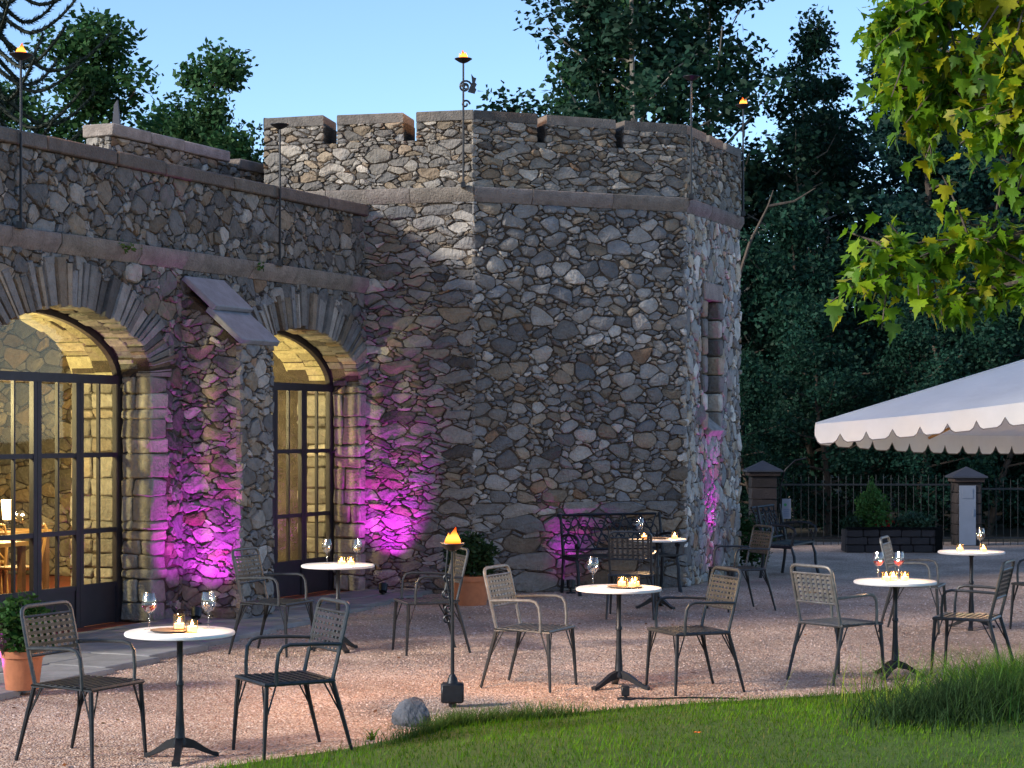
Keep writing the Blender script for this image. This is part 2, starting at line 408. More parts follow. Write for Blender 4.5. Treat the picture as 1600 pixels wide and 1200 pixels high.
def warp_pt(u, v, w, u0, u1, v0, v1):
    e = min(1.0, max(0.0, min(u-u0, u1-u))/.12)*w; f = min(1.0, max(0.0, min(v-v0, v1-v))/.12)*w
    return (u+e*(math.sin(v*23+u*5)+.7*math.sin(v*11-u*17+2)), v+f*(math.sin(u*19+v*7+1)+.8*math.sin(u*9-v*13)))
def rubble(u0, u1, v0, v1, seed, rmax=.19, rmin=.05, aniso=1.5, joint=.02, inside=None, push=None, shape=.82, big=.5, cutr=(.1, .2), ext=1.75, blocky=.7, warp=.022):
    """random rubble: power-diagram cells over the rectangle; returns polygons in (u, v)"""
    rg = np.random.default_rng(seed); a = math.sqrt(aniso)
    U0, U1, W0, W1 = u0/a, u1/a, v0*a, v1*a
    S = np.zeros((0, 3)); area = (U1-U0)*(W1-W0)
    for li, r in enumerate(np.geomspace(rmax, rmin, 7)):
        tries = int(area/(r*r*3.14)*(big if li < 3 else (1.6 if li < 5 else 4)))+4
        cand = np.stack([rg.uniform(U0, U1, tries), rg.uniform(W0, W1, tries), r*rg.uniform(.85, 1.15, tries)], 1)
        acc = [S]; buf = S
        for cdd in cand:
            if len(buf):
                d = np.hypot(buf[:, 0]-cdd[0], buf[:, 1]-cdd[1])
                if np.any(d < shape*(buf[:, 2]+cdd[2])): continue
            buf = np.vstack([buf, cdd])
        S = buf
    polys = []
    for i in range(len(S)):
        x, y, r = S[i]
        if inside is not None and not inside(x*a, y/a): continue
        if rg.random() < blocky:
            an = rg.normal(0, .13); ca, sa = math.cos(an), math.sin(an); hw, hh = r*rg.uniform(1.05, 1.6), r*rg.uniform(.85, 1.3); poly = []
            for (sx, sy) in ((-1, -1), (1, -1), (1, 1), (-1, 1)):
                bx, by = sx*hw*rg.uniform(.82, 1.1), sy*hh*rg.uniform(.8, 1.1); poly.append((x+bx*ca-by*sa, y+bx*sa+by*ca))
        else:
            ph = rg.uniform(0, 1); poly = [(x+ext*r*math.cos((k+ph)*.6283), y+ext*r*math.sin((k+ph)*.6283)) for k in range(10)]
        d = np.hypot(S[:, 0]-x, S[:, 1]-y); js = np.where((d > 0) & (d < 1.7*r+1.7*S[:, 2]+.02))[0]
        for j in js[np.argsort(d[js])]:
            dj = d[j]; nx, ny = (S[j, 0]-x)/dj, (S[j, 1]-y)/dj
            c = ((S[j, 0]**2+S[j, 1]**2)-(x*x+y*y)+r*r-S[j, 2]**2)/(2*dj)-joint/2*rg.uniform(.6, 1.5)
            poly = clip_half(poly, nx, ny, c)
            if len(poly) < 3: break
        for (nx, ny, c) in ((1, 0, U1), (-1, 0, -U0), (0, 1, W1-joint*.3), (0, -1, -W0-joint*.3)):
            if len(poly) >= 3: poly = clip_half(poly, nx, ny, c)
        if len(poly) < 3: continue
        q = [warp_pt(p[0]*a, p[1]/a, warp, u0, u1, v0, v1) for p in poly]
        if push is not None: q = [push(*p) for p in q]
        # merge very close points, then cut the corners once
        m = [q[0]]
        for p in q[1:]:
            if math.hypot(p[0]-m[-1][0], p[1]-m[-1][1]) > .009: m.append(p)
        if len(m) < 3: continue
        rr = []; cut = rg.uniform(*cutr)
        for k in range(len(m)):
            p, n_ = m[k], m[(k+1) % len(m)]
            rr += [(p[0]+(n_[0]-p[0])*cut, p[1]+(n_[1]-p[1])*cut), (p[0]+(n_[0]-p[0])*(1-cut), p[1]+(n_[1]-p[1])*(1-cut))]
        A = abs(sum(rr[k][0]*rr[(k+1) % len(rr)][1]-rr[(k+1) % len(rr)][0]*rr[k][1] for k in range(len(rr))))/2
        if A < .0007: continue
        polys.append((A, rr))
    return polys

def stone_geo(poly, P0, du, nn, rg, hmin=.022, hmax=.06, flat=0.0):
    """one stone: outline in the joint, bulging to an uneven face"""
    n = len(poly); cu = sum(p[0] for p in poly)/n; cv = sum(p[1] for p in poly)/n
    size = max(math.hypot(p[0]-cu, p[1]-cv) for p in poly)
    h = min(rg.uniform(hmin, hmax), .1+size*.25); tu, tv = rg.normal(0, .09), rg.normal(0, .09)
    z = Vector((0, 0, 1)); vs = []
    s2 = rg.uniform(.66, .84)+flat
    for (sc, hh, jt) in ((1.0, -.03, 0), (.985, h*.5, .003), (s2, h*.96, .006)):
        for (u, v) in poly:
            du_, dv_ = (u-cu)*sc, (v-cv)*sc
            uu, vv = cu+du_+rg.normal(0, jt), cv+dv_+rg.normal(0, jt)
            k = hh+(tu*du_+tv*dv_+rg.normal(0, .0035) if hh > 0 else 0)
            if hh > 0: k = max(k, .004)
            vs.append(P0+du*uu+z*vv+nn*k)
    vs.append(P0+du*cu+z*cv+nn*(h*1.06+rg.normal(0, .004)))
    # orientation: poly may run either way
    A = sum(poly[k][0]*poly[(k+1) % n][1]-poly[(k+1) % n][0]*poly[k][1] for k in range(n))
    flip = (A > 0) != (du.cross(z).dot(nn) > 0)
    fs = []
    for r_ in range(2):
        for k in range(n):
            f = (r_*n+k, r_*n+(k+1) % n, (r_+1)*n+(k+1) % n, (r_+1)*n+k); fs.append(f[::-1] if flip else f)
    for k in range(n):
        f = (2*n+k, 2*n+(k+1) % n, 3*n); fs.append(f[::-1] if flip else f)
    return vs, fs, P0+du*cu+z*cv

class Masonry:
    """gathers the stones of one building; the largest in view become parts, the rest one joined part"""
    def __init__(s): s.items = []
    def face(s, polys, P0, du, nn, seed, warm=0.0, bright=1.0, hmin=.01, hmax=.038, flat=0.0):
        rg = np.random.default_rng(seed); P0, du, nn = Vector(P0), Vector(du), Vector(nn)
        for (A, poly) in polys:
            vs, fs, c = stone_geo(poly, P0, du, nn, rg, hmin, hmax, flat)
            view = Vector((0, 0, 1.9))-c; dist = view.length
            w = A*max(0.05, nn.dot(view)/dist)/dist**2
            s.items.append((w, vs, fs, stone_tint(rg, warm, bright), c))
    def build(s, parent, org, limit=300, name='stone'):
        org = Vector(org)
        infr = lambda c: abs(c.x/c.y) < .285
        s.items.sort(key=lambda it: -it[0]*(1 if infr(it[4]) else .05))
        for (w, vs, fs, t, c) in s.items[:limit]:
            mb = MB(); mb.add(vs, fs, t); mb.build(name, M_stone, parent, 38, c, c-org)
        rest = s.items[limit:]
        if rest:
            mb = MB()
            for (w, vs, fs, t, c) in rest: mb.add(vs, fs, t)
            tag(mb.build('small_stones', M_stone, parent, 38, org), kind='stuff')

Z = Vector((0, 0, 1))
def hv(x, y): return Vector((x, y, 0))
# ---- the wing (facade with two arched doors)
J = hv(-1.73, 22.5); W = hv(.4229, .9062).normalized(); NF = hv(W.y, -W.x)      # W: along the facade, away; NF: outward
def fp(t, d, z): return J+W*t+NF*d+Z*z
DOORS = (-1.39, -5.48); HW = 1.27; SPR = 2.42; RISE = .6; TH = .93
T_END = -7.5; Z_STR0, Z_STR1, Z_CAP0, Z_CAP1 = 3.5, 3.68, 4.4, 4.53
def arch_z(u):     # height of the opening at offset u from its centre
    q = min(1.0, abs(u)/HW); return SPR+RISE*(1-q**2.0)**.5*(1-.06*q)+.03*(1-q)
def arch_pt(s, off=0.0):   # s in -1..1 along the curve, off outward
    a = s*math.pi/2; x = math.sin(a)*(HW+off); q = abs(math.sin(a))
    return x, SPR+(RISE+off)*math.cos(a)*(1-.06*q)+.03*(1-q)
wing = thing('stone_wing', 'long rubble stone wing with two arched glazed doors and a sloping capped buttress', 'building', fp(-4, 0, 0))
WO = wing.location.copy()
def core_wall():
    mb = MB()
    def quad(a, b, c, d): mb.add([a, b, c, d], [(0, 1, 2, 3)])
    cuts = [(-DOORS[1]*-1-HW, -DOORS[1]*-1+HW), (DOORS[0]-HW, DOORS[0]+HW)]
    piers = [(T_END, DOORS[1]-HW), (DOORS[1]+HW, DOORS[0]-HW), (DOORS[0]+HW, .3)]
    def pbox(t0, t1, d0, d1, z0, z1):
        p = [fp(t, d, z) for t in (t0, t1) for d in (d0, d1) for z in (z0, z1)]
        mb.add(p, [(0,1,3,2),(4,6,7,5),(0,4,5,1),(2,3,7,6),(0,2,6,4),(1,5,7,3)])
    for (a, b) in piers: pbox(a, b, -TH, 0, -.1, 3.6)
    for c in DOORS:
        N = 28
        for i in range(N):
            u0, u1 = -HW+2*HW*i/N, -HW+2*HW*(i+1)/N
            z0, z1 = arch_z(u0), arch_z(u1)
            for d, fl in ((0, 1), (-TH, 0)):
                q = [fp(c+u0, d, z0), fp(c+u1, d, z1), fp(c+u1, d, 3.6), fp(c+u0, d, 3.6)]
                quad(*(q if fl else q[::-1]))
            quad(fp(c+u0, 0, z0), fp(c+u0, -TH, z0), fp(c+u1, -TH, z1), fp(c+u1, 0, z1))
    pbox(T_END, .25, -.5, 0, 3.6, Z_CAP0+.01)           # parapet above
    return mb.build('wall_core', M_mortar, wing, None, WO)
core_wall()
mb = MB()   # roof slab behind the parapet
for (t0, t1, d0, d1, z0, z1) in ((T_END, .3, -6.3, -.5, 3.6, 3.85),):
    p = [fp(t, d, z) for t in (t0, t1) for d in (d0, d1) for z in (z0, z1)]
    mb.add(p, [(0,1,3,2),(4,6,7,5),(0,4,5,1),(2,3,7,6),(0,2,6,4),(1,5,7,3)])
mb.build('roof', M_plaster, wing, None, WO)
mb = MB()   # rear and end walls of the room
for (t0, t1, d0, d1, z0, z1) in ((T_END, .3, -6.3, -5.9, -.1, 3.6), (T_END-.4, T_END+.001, -6.3, -.002, -.1, 4.41)):
    p = [fp(t, d, z) for t in (t0, t1) for d in (d0, d1) for z in (z0, z1)]
    mb.add(p, [(0,1,3,2),(4,6,7,5),(0,4,5,1),(2,3,7,6),(0,2,6,4),(1,5,7,3)])
p = [fp(t, d, z) for t in (.3, .7) for d in (-6.3, -TH) for z in (-.1, 3.6)]
mb.add(p, [(0,1,3,2),(4,6,7,5),(0,4,5,1),(2,3,7,6),(0,2,6,4),(1,5,7,3)])
mb.build('rear_wall', M_mortar, wing, None, WO)
mb = MB(); p = [fp(t, d, z) for t in (T_END, .3) for d in (-5.9, -.1) for z in (-.1, .02)]
mb.add(p, [(0,1,3,2),(4,6,7,5),(0,4,5,1),(2,3,7,6),(0,2,6,4),(1,5,7,3)]); mb.build('interior_floor', M_redfloor, wing, None, WO)

QW = .22; VL = .37
B0, B1, BD = -3.69, -3.10, .68          # buttress: along t, and depth
def open_dist(u, v):
    for c in DOORS:
        x = u-c
        if v < SPR:
            if abs(x) < HW+QW: return c
        else:
            f = (v-SPR)/(RISE+VL*.85)
            if f < 1 and abs(x) < max((HW+VL*.85)*math.sqrt(max(0, 1-f*f)), 0): return c
    return None
def inside_w(u, v): return open_dist(u, v) is None and not (B0+.02 < u < B1-.02 and v < 3.3)
def push_w(u, v):
    c = open_dist(u, v)
    if c is None: return (u, v)
    x = u-c; sg = 1 if x >= 0 else -1
    if v < SPR: return (c+sg*(HW+QW), v)
    a, b = HW+VL*.85, RISE+VL*.85; k = math.hypot(x/a, (v-SPR)/b); k = max(k, .05)
    return (c+x/k, SPR+(v-SPR)/k)
MW = Masonry()
MW.face(rubble(T_END-.4, -.02, 0, Z_STR0, 11, .115, .026, 1.25, .010, inside_w, push_w, cutr=(.05, .13), ext=2.0), J, W, NF, 12, 0, .86, flat=.12)
MW.face(rubble(T_END-.4, -.02, Z_STR1, Z_CAP0, 13, .115, .026, 1.15, .010, cutr=(.05, .13), ext=2.0), J, W, NF, 14, 0, .8, flat=.12)
# buttress stones: near side, front
BP = fp(B0, 0, 0)
def but_top(d): return 3.42-(3.42-2.86)*d/BD-.12
MW.face(rubble(0, BD+.02, 0, 3.3, 15, .1, .026, 2.2, .010, lambda u, v: v < but_top(u)-.05, lambda u, v: (u, min(v, but_top(u))), cutr=(.06, .16), ext=2.0), BP, NF, -W, 16, flat=.1)
MW.face(rubble(-.02, B1-B0, 0, 2.76, 17, .11, .028, 1.5, .010, cutr=(.06, .15), ext=2.0), fp(B0, BD, 0), W, NF, 18, 0, 1.1, flat=.1)
MW.face(rubble(-6.3, 0, 0, Z_CAP0, 19, .14, .05, 1.6, .012), fp(T_END-.4, 0, 0), NF, -W, 20)
MW.build(wing, WO)
mb = MB()
prof = [(0, -.1), (BD-.004, -.1), (BD-.004, but_top(BD)), (0, but_top(0))]
for t in (B0+.004, B1-.004): pass
pts = [fp(B0+.004, d, z) for d, z in prof]+[fp(B1-.004, d, z) for d, z in prof]
mb.add(pts, [(0, 1, 2, 3), (7, 6, 5, 4), (1, 5, 6, 2), (2, 6, 7, 3), (0, 4, 5, 1)])
mb.build('buttress_core', M_mortar, wing, None, WO)
# two sloping cap slabs on the buttress
sl = (NF*BD+Z*(-.56)).normalized(); up = NF.cross(W)*1.0; up = sl.cross(W).normalized(); up = up if up.z > 0 else -up
for (a, b, lift) in ((-.02, .46, .115), (.40, .92, .05)):
    mb = MB(); c = fp((B0+B1)/2, 0, 3.33)+sl*((a+b)/2)+up*(lift-.02)
    mb.cblock(c, W, sl, up, (B1-B0)/2+.05, (b-a)/2, .03, .008, .004); mb.build('cap_slab', M_slate, wing, None, c, c-WO)

# jamb quoins, reveals and arch voussoirs
qr = np.random.default_rng(5)
def jamb(c, sg, outer_w, vis=True):
    z = 0.02
    while z < SPR-.02:
        h = min(float(qr.choice([.1, .13, .17, .22]))*qr.uniform(.85, 1.2), SPR-z)
        if SPR-z-h < .07: h = SPR-z
        sp_ = qr.uniform(-.22, -.08); parts_ = [(.03, -.33)] if qr.random() < .4 else [(.03, sp_+.004), (sp_-.004, -.33)]
        for (d0, d1, w) in [(a_, b_, outer_w*qr.uniform(.8, 1.1)) for a_, b_ in parts_]+[(-.43, -.66+sp_*.2, .3), (-.668+sp_*.2, -TH-.02, .3)]:
            mb = MB(); t0 = c+sg*(HW-.035); t1 = c+sg*(HW+w)
            P = fp((t0+t1)/2, (d0+d1)/2, z+h/2)
            mb.cblock(P, W, NF, Z, abs(t1-t0)/2, abs(d0-d1)/2, h/2-.004, .016, .012, tuple(np.array(stone_tint(qr, .1, 1.5))*.5+np.array((.11, .1, .085))), qr)
            mb.build('jamb_stone', M_stone, wing, 40, P, P-WO)
        z += h
jamb(DOORS[1], 1, .24); jamb(DOORS[0], 1, .11); jamb(DOORS[1], -1, .24); jamb(DOORS[0], -1, .2)
def vous(c):
    # outer ring: thin slates; inner ring: larger blocks
    for (d0, d1, n, ln, th) in ((.022, -.15, 54, VL, 1.0), (-.155, -.33, 30, .3, 1.0), (-.43, -.66, 20, .3, 1.0), (-.665, -TH-.02, 16, .36, 1.0)):
        s = -1.0; wts = qr.uniform(.35, 1.7, n); wts = np.cumsum(wts)/wts.sum()*2-1
        for k in range(n):
            s1 = wts[k]
            a0, a1 = s+.003+qr.normal(0, .003), s1-.003+qr.normal(0, .003)
            L = ln*qr.uniform(.85, 1.25); lo = -qr.uniform(.0, .035)
            p = []
            dd0 = d0+qr.normal(0, .012)
            for d in (dd0, d1):
                for (aa, off) in ((a0, lo), (a1, lo), (a1, L), (a0, L)):
                    x, zz = arch_pt(aa, 0); nx, nz = arch_pt(aa, .3)
                    v = Vector((nx-x, nz-zz)); v.normalize()
                    px_, pz_ = x+v.x*off, min(zz+v.y*off, Z_STR0+.02)
                    p.append((px_, pz_, d))
            cx = sum(q[0] for q in p)/8; cz = sum(q[1] for q in p)/8
            # bevel: pull the front face in a little
            P8 = [fp(c+q[0], q[2], q[1]) for q in p]
            fr = [fp(c+cx+(q[0]-cx)*.88, q[2]+.012, cz+(q[1]-cz)*.97) for q in p[:4]]
            mb = MB(); C = sum(P8, Vector())/8
            mb.add(P8+fr, [(0, 1, 9, 8), (1, 2, 10, 9), (2, 3, 11, 10), (3, 0, 8, 11), (8, 9, 10, 11),
                           (4, 7, 6, 5), (0, 4, 5, 1), (1, 5, 6, 2), (2, 6, 7, 3), (3, 7, 4, 0)],
                   stone_tint(qr, .05, 1.0) if d0 > -.3 else tuple(np.array((.33, .3, .2))*qr.uniform(.65, 1.3)))
            mb.build('voussoir', M_stone, wing, 40, C, C-WO); s = s1
for c in DOORS: vous(c)

# string course and coping of the wing
def course(parent, O, A, D, Nn, L, z0, z1, dp, seed, mat_, lmin=.55, lmax=1.1, gap=.004, back=.1, name='trim_stone', slope=0, bright=1.0):
    rg = np.random.default_rng(seed); u = 0
    A = Vector(A)
    while u < L-.01:
        l = rg.uniform(lmin, lmax)
        if L-u-l < lmin*.5: l = L-u
        c = A+D*(u+l/2)+Nn*((dp-back)/2+rg.normal(0, .004))+Z*((z0+z1)/2+rg.normal(0, .002))
        mb = MB(); k = rg.uniform(.8, 1.2)*bright
        tc_ = (k, k*rg.uniform(.95, 1), k*rg.uniform(.9, 1))
        if slope:
            zm = z0+(z1-z0)*.5; pr_ = [(-back, z0), (.018, z0), (dp, zm), (dp, z1-.01), (dp-.01, z1), (-back, z1)]; np_ = len(pr_); j_ = rg.normal(0, .004)
            vs_ = [A+D*uu+Nn*(x+(j_ if x > .01 else 0))+Z*z for uu in (u+gap, u+l-gap) for x, z in pr_]
            mb.add(vs_, [tuple(range(np_)), tuple(range(2*np_-1, np_-1, -1))]+[(i, i+np_, (i+1) % np_+np_, (i+1) % np_) for i in range(np_)], tc_)
        else:
            mb.cblock(c, D, Nn, Z, l/2-gap, (dp+back)/2, (z1-z0)/2, .014, .004, tc_, rg)
        mb.build(name, mat_, parent, 40, c, c-O); u += l
course(wing, WO, fp(T_END, 0, 0), W, NF, -T_END, Z_STR0, Z_STR1, .08, 21, M_ashlar, .6, 1.3, name='string_course_block', slope=1)
course(wing, WO, fp(T_END-.43, 0, 0), W, NF, .48-T_END, Z_CAP0, Z_CAP1, .07, 22, M_ashlar, .7, 1.4, back=.55, name='coping_slab', bright=.55)

# glazed doors
def glazed_door(c, label):
    door = link('glazed_door', None, wing, fp(c, -.38, 0)-WO); door['label'] = label
    O = fp(c, -.38, 0)
    def q(u, z, d=0): return W*u+NF*d+Z*z
    # arched outer frame
    mb = MB(); pts = [q(-HW+.03, 0)]+[q(arch_pt(s)[0]*.976, arch_pt(s)[1]-.03) for s in np.linspace(-1, 1, 33)]+[q(HW-.03, 0)]
    for a, b in zip(pts[:-1], pts[1:]):
        dv = (b-a).normalized(); mb.bar(a-dv*.012, b+dv*.012, .075, .06, NF)
    mb.build('frame', M_frame, door)
    mb = MB(); mb.bar(q(-HW, SPR-.03), q(HW, SPR-.03), .085, .07, NF); mb.build('transom', M_frame, door)
    us = np.linspace(-HW+.02, HW-.02, 5)
    rowz = [.4, .93, 1.66, SPR-.07]
    for i in range(4):
        a, b = us[i], us[i+1]
        lf = MB()     # leaf stiles and rails
        for u in (a+.03, b-.03): lf.bar(q(u, .02), q(u, SPR-.07), .055, .05, NF)
        for z in rowz[:-1]: lf.bar(q(a+.05, z), q(b-.05, z), .045, .04, NF)
        lf.bar(q((a+b)/2, .42), q((a+b)/2, SPR-.07), .022, .035, NF)
        lf.build('leaf_frame', M_frame, door)
        kp = MB(); kp.bar(q(a+.055, .21), q(b-.055, .21), .37, .02, NF); kp.build('kick_panel', M_frame, door)
        for r in range(3):
            for h in range(2):
                x0 = a+.055 if h == 0 else (a+b)/2+.008; x1 = (a+b)/2-.008 if h == 0 else b-.055
                z0, z1 = rowz[r]+.02, rowz[r+1]-.02
                g = MB(); cc = q((x0+x1)/2, (z0+z1)/2)
                g.add([q(x, z, .0) for x, z in ((x0, z0), (x1, z0), (x1, z1), (x0, z1))], [(0, 1, 2, 3)])
                g.build('pane', M_pane, door, None, cc, cc)
    g = MB(); ring = [q(arch_pt(s)[0]*.96, arch_pt(s)[1]-.05) for s in np.linspace(-1, 1, 25)]
    g.add(ring, [tuple(range(len(ring)))]); g.build('fanlight_pane', M_pane, door)
    # iron stay fixed to the far jamb
    h = MB(); h.tube([q(HW-.02, 2.3), q(HW-.0, 2.52, .3)], .02, 6); h.build('stay_bar', M_frame, door)
    h = MB(); h.tube([q(HW-.03, 1.62), q(HW+.0, 1.82, .33)], .013, 6); h.build('stay_bar', M_frame, door)
glazed_door(DOORS[0], 'arched glazed door half hidden behind the buttress')
glazed_door(DOORS[1], 'wide arched glazed door left of the buttress')

# masonry inside the room, seen through the doors
MI = Masonry()
MI.face(rubble(0, 5.0, .02, 3.6, 31, .17, .05, 1.6, .016), fp(.29, -TH, 0), -NF, -W, 32, .6, .9)
MI.face(rubble(-7, .3, .02, 3.6, 33, .17, .05, 1.6, .016), fp(0, -5.89, 0), W, NF, 34, .6, .9)
mb = MB()
for it in MI.items: mb.add(it[1], it[2], it[3])
tag(mb.build('interior_stones', M_stone, wing, 38, WO), kind='stuff')

# ---- the tower
A_ = hv(-.444, 22.19); B_ = hv(2.095, 23.28); C_ = hv(2.997, 25.34); D_ = hv(-2.92, 22.79)
E_ = hv(2.3, 28.0); F_ = hv(-3.3, 26.4)
PT = [D_, A_, B_, C_, E_, F_]
tower = thing('stone_tower', 'polygonal rubble stone tower with battlements, string course and a tall slit window', 'building', hv(.6, 24.6))
TO = tower.location.copy()
TZ0, TZ1, TSILL, TCAP0, TCAP1 = 4.54, 4.71, 5.27, 5.49, 5.6
def edge(i):
    a, b = PT[i], PT[(i+1) % 6]; d = (b-a); L = d.length; d = d/L; return a, d, hv(d.y, -d.x), L
# core: niche in the third face (B-C)
NU0, NU1, NZ0, NZ1, ND = .78, 1.3, 1.9, 3.53, .34
mb = MB()
for i in range(6):
    a, d, n_, L = edge(i); q = lambda u, z, k=0: a+d*u+Z*z+n_*k
    def quad(*p): mb.add(p, [(0, 1, 2, 3)])
    if i == 2:
        for (u0, u1, z0, z1) in ((0, NU0, -.1, TSILL), (NU1, L, -.1, TSILL), (NU0, NU1, -.1, NZ0), (NU0, NU1, NZ1, TSILL)):
            quad(q(u0, z0), q(u1, z0), q(u1, z1), q(u0, z1))
        quad(q(NU0, NZ0), q(NU0, NZ0, -ND), q(NU0, NZ1, -ND), q(NU0, NZ1)); quad(q(NU1, NZ0, -ND), q(NU1, NZ0), q(NU1, NZ1), q(NU1, NZ1, -ND))
        quad(q(NU0, NZ0), q(NU1, NZ0), q(NU1, NZ0, -ND), q(NU0, NZ0, -ND)); quad(q(NU0, NZ1, -ND), q(NU1, NZ1, -ND), q(NU1, NZ1), q(NU0, NZ1))
    else:
        quad(q(0, -.1), q(L, -.1), q(L, TSILL), q(0, TSILL))
    quad(q(0, TSILL), q(L, TSILL), q(L, TSILL, -.45), q(0, TSILL, -.45))
    quad(q(L, TSILL, -.45), q(L, 4.4, -.45), q(0, 4.4, -.45), q(0, TSILL, -.45))
mb.add([p+Z*4.6 for p in PT], [(0, 1, 2, 3, 4, 5)])
mb.build('wall_core', M_mortar, tower, None, TO)
mb = MB(); a, d, n_, L = edge(2); q = lambda u, z, k=0: a+d*u+Z*z+n_*k
mb.add([q(NU0, NZ0, -ND+.05), q(NU1, NZ0, -ND+.05), q(NU1, NZ1, -ND+.05), q(NU0, NZ1, -ND+.05)], [(0, 1, 2, 3)])
mb.build('slit_window_pane', mat('dusty_pane', (.05, .04, .035), .25, var=.3, vscale=6), tower, None, TO)
mb = MB(); c = q((NU0+NU1)/2, NZ0+.1, -.1)
mb.cblock(c, d, (n_*.6-Z*.5).normalized(), (n_*.5+Z*.6).normalized(), (NU1-NU0)/2, .22, .05, .01, .003, (1.5, 1.5, 1.5)); mb.build('window_sill', M_ashlar, tower, 40, c, c-TO)
mb = MB(); c = q((NU0+NU1)/2, NZ1+.11, -.1); mb.cblock(c, d, n_, Z, .36, .145, .11, .015, .005, (1.3, 1.2, 1.15)); mb.build('window_lintel', M_ashlar, tower, 40, c, c-TO)
z = NZ0
for k in range(7):
    h = (NZ1-NZ0)/7
    for (u0, sgn) in ((NU0, -1), (NU1, 1)):
        w = qr.uniform(.14, .22); c = q(u0+sgn*(w/2-.03), z+h/2, -.13); mb = MB()
        mb.cblock(c, d, n_, Z, w/2, .17, h/2-.008, .02, .006, stone_tint(qr, .2, 1.25), qr); mb.build('jamb_stone', M_stone, tower, 40, c, c-TO)
    z += h

# merlons: (edge, list of slots as (u0, u1)) ; slots measured along each edge
SLOTS = {0: [(.73, .89), (1.71, 1.86)], 1: [(.80, .91), (1.82, 1.93)], 2: [(.76, .88), (1.46, 1.58)], 3: [(.8, 1.0), (1.8, 2.0)], 4: [(1, 1.2), (2.4, 2.6), (3.9, 4.1)], 5: [(.8, 1.0), (2, 2.2)]}
MT = Masonry()
MT.face(rubble(1.17, 2.57, 0, TZ0, 41, .13, .027, 2.6, .010, cutr=(.06, .16), ext=2.0), D_, edge(0)[1], edge(0)[2], 42, .05, .95, flat=.08)
a1, d1, n1, L1 = edge(1)
MT.face(rubble(-.022, L1+.022, 0, 1.05, 43, .2, .036, 2.8, .012, big=.8, cutr=(.06, .15), ext=2.0), a1, d1, n1, 44, .05, .9, flat=.1)
MT.face(rubble(-.022, L1+.022, 1.05, TZ0, 45, .115, .026, 1.6, .012, shape=.84, big=.6, cutr=(.12, .24), ext=1.7), a1, d1, n1, 46, 0, 1.0, .014, .044)
a2, d2, n2, L2 = edge(2)
def in_n(u, v): return not (NU0-.17 < u < NU1+.17 and NZ0-.05 < v < NZ1+.23)
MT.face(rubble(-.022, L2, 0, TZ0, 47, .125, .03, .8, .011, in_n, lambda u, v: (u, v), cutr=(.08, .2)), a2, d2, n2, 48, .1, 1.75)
for i in range(4):
    a, d, n_, L = edge(i)
    MT.face(rubble(-.022, L+.022, TZ1, TSILL, 50+i, .1, .026, 2.1, .010, cutr=(.06, .18), ext=1.9), a, d, n_, 60+i, .22, 1.05, flat=.08)
    us = [-.022]+[x for s_ in SLOTS[i] for x in s_]+[L+.022]
    for k in range(0, len(us), 2):
        MT.face(rubble(us[k], us[k+1], TSILL, TCAP0, 70+i*5+k, .075, .026, 2.2, .011), a, d, n_, 80+i*5+k, .2, 1.0)
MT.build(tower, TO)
for i in range(6):
    a, d, n_, L = edge(i); us = [0]+[x for s_ in SLOTS[i] for x in s_]+[L]
    for k in range(0, len(us), 2):
        u0, u1 = us[k], us[k+1]; mb = MB()
        e0 = -.002 if k == 0 else 0; l = u1-u0
        c = a+d*((u0+u1)/2)-n_*.225+Z*((TSILL+TCAP0)/2)
        # trapezoid plan where two faces meet
        b0 = .17 if k == 0 else 0; b1 = .17 if k == len(us)-2 else 0
        P = [a+d*u0, a+d*u1, a+d*(u1-b1)-n_*.45, a+d*(u0+b0)-n_*.45]
        mb.add([p+Z*TSILL for p in P]+[p+Z*TCAP0 for p in P], [(3, 2, 1, 0), (4, 5, 6, 7), (0, 1, 5, 4), (1, 2, 6, 5), (2, 3, 7, 6), (3, 0, 4, 7)])
        mb.build('merlon_core', M_mortar, tower, None, c, c-TO)
        # coping slabs on the merlon
        ov = .03; nsl = max(1, round(l/.75)); 
        for m_ in range(nsl):
            s0, s1 = u0+l*m_/nsl, u0+l*(m_+1)/nsl
            o0 = (ov if m_ == 0 and k == 0 else 0)*.45; o1 = (ov if m_ == nsl-1 and k == len(us)-2 else 0)*.45
            bb0 = b0+.02 if m_ == 0 else 0; bb1 = b1+.02 if m_ == nsl-1 else 0
            P = [a+d*(s0-o0+.004)+n_*ov, a+d*(s1+o1-.004)+n_*ov, a+d*(s1-bb1-.004)-n_*.5, a+d*(s0+bb0+.004)-n_*.5]
            c2 = sum(P, Vector())/4+Z*((TCAP0+TCAP1)/2); mb = MB(); t = qr.uniform(.4, .75)
            jz = [qr.normal(0, .004) for _ in P]
            top = [p*.985+hv(c2.x, c2.y)*.015 for p in P]
            mb.add([p+Z*(TCAP0-.004) for p in P]+[p+Z*(TCAP1-.015+j) for p, j in zip(P, jz)]+[p+Z*(TCAP1+j) for p, j in zip(top, jz)],
                   [(3, 2, 1, 0), (8, 9, 10, 11)]+[(r*4+x, r*4+(x+1) % 4, (r+1)*4+(x+1) % 4, (r+1)*4+x) for r in (0, 1) for x in range(4)], (t*.95, t*.98, t*.95))
            mb.build('coping_slab', M_ashlar, tower, 30, c2, c2-TO)
    course(tower, TO, a-d*.02, d, n_, L+.04, TZ0, TZ1, .07, 90+i, M_ashlar, .6, 1.1, name='string_course_block', slope=1)

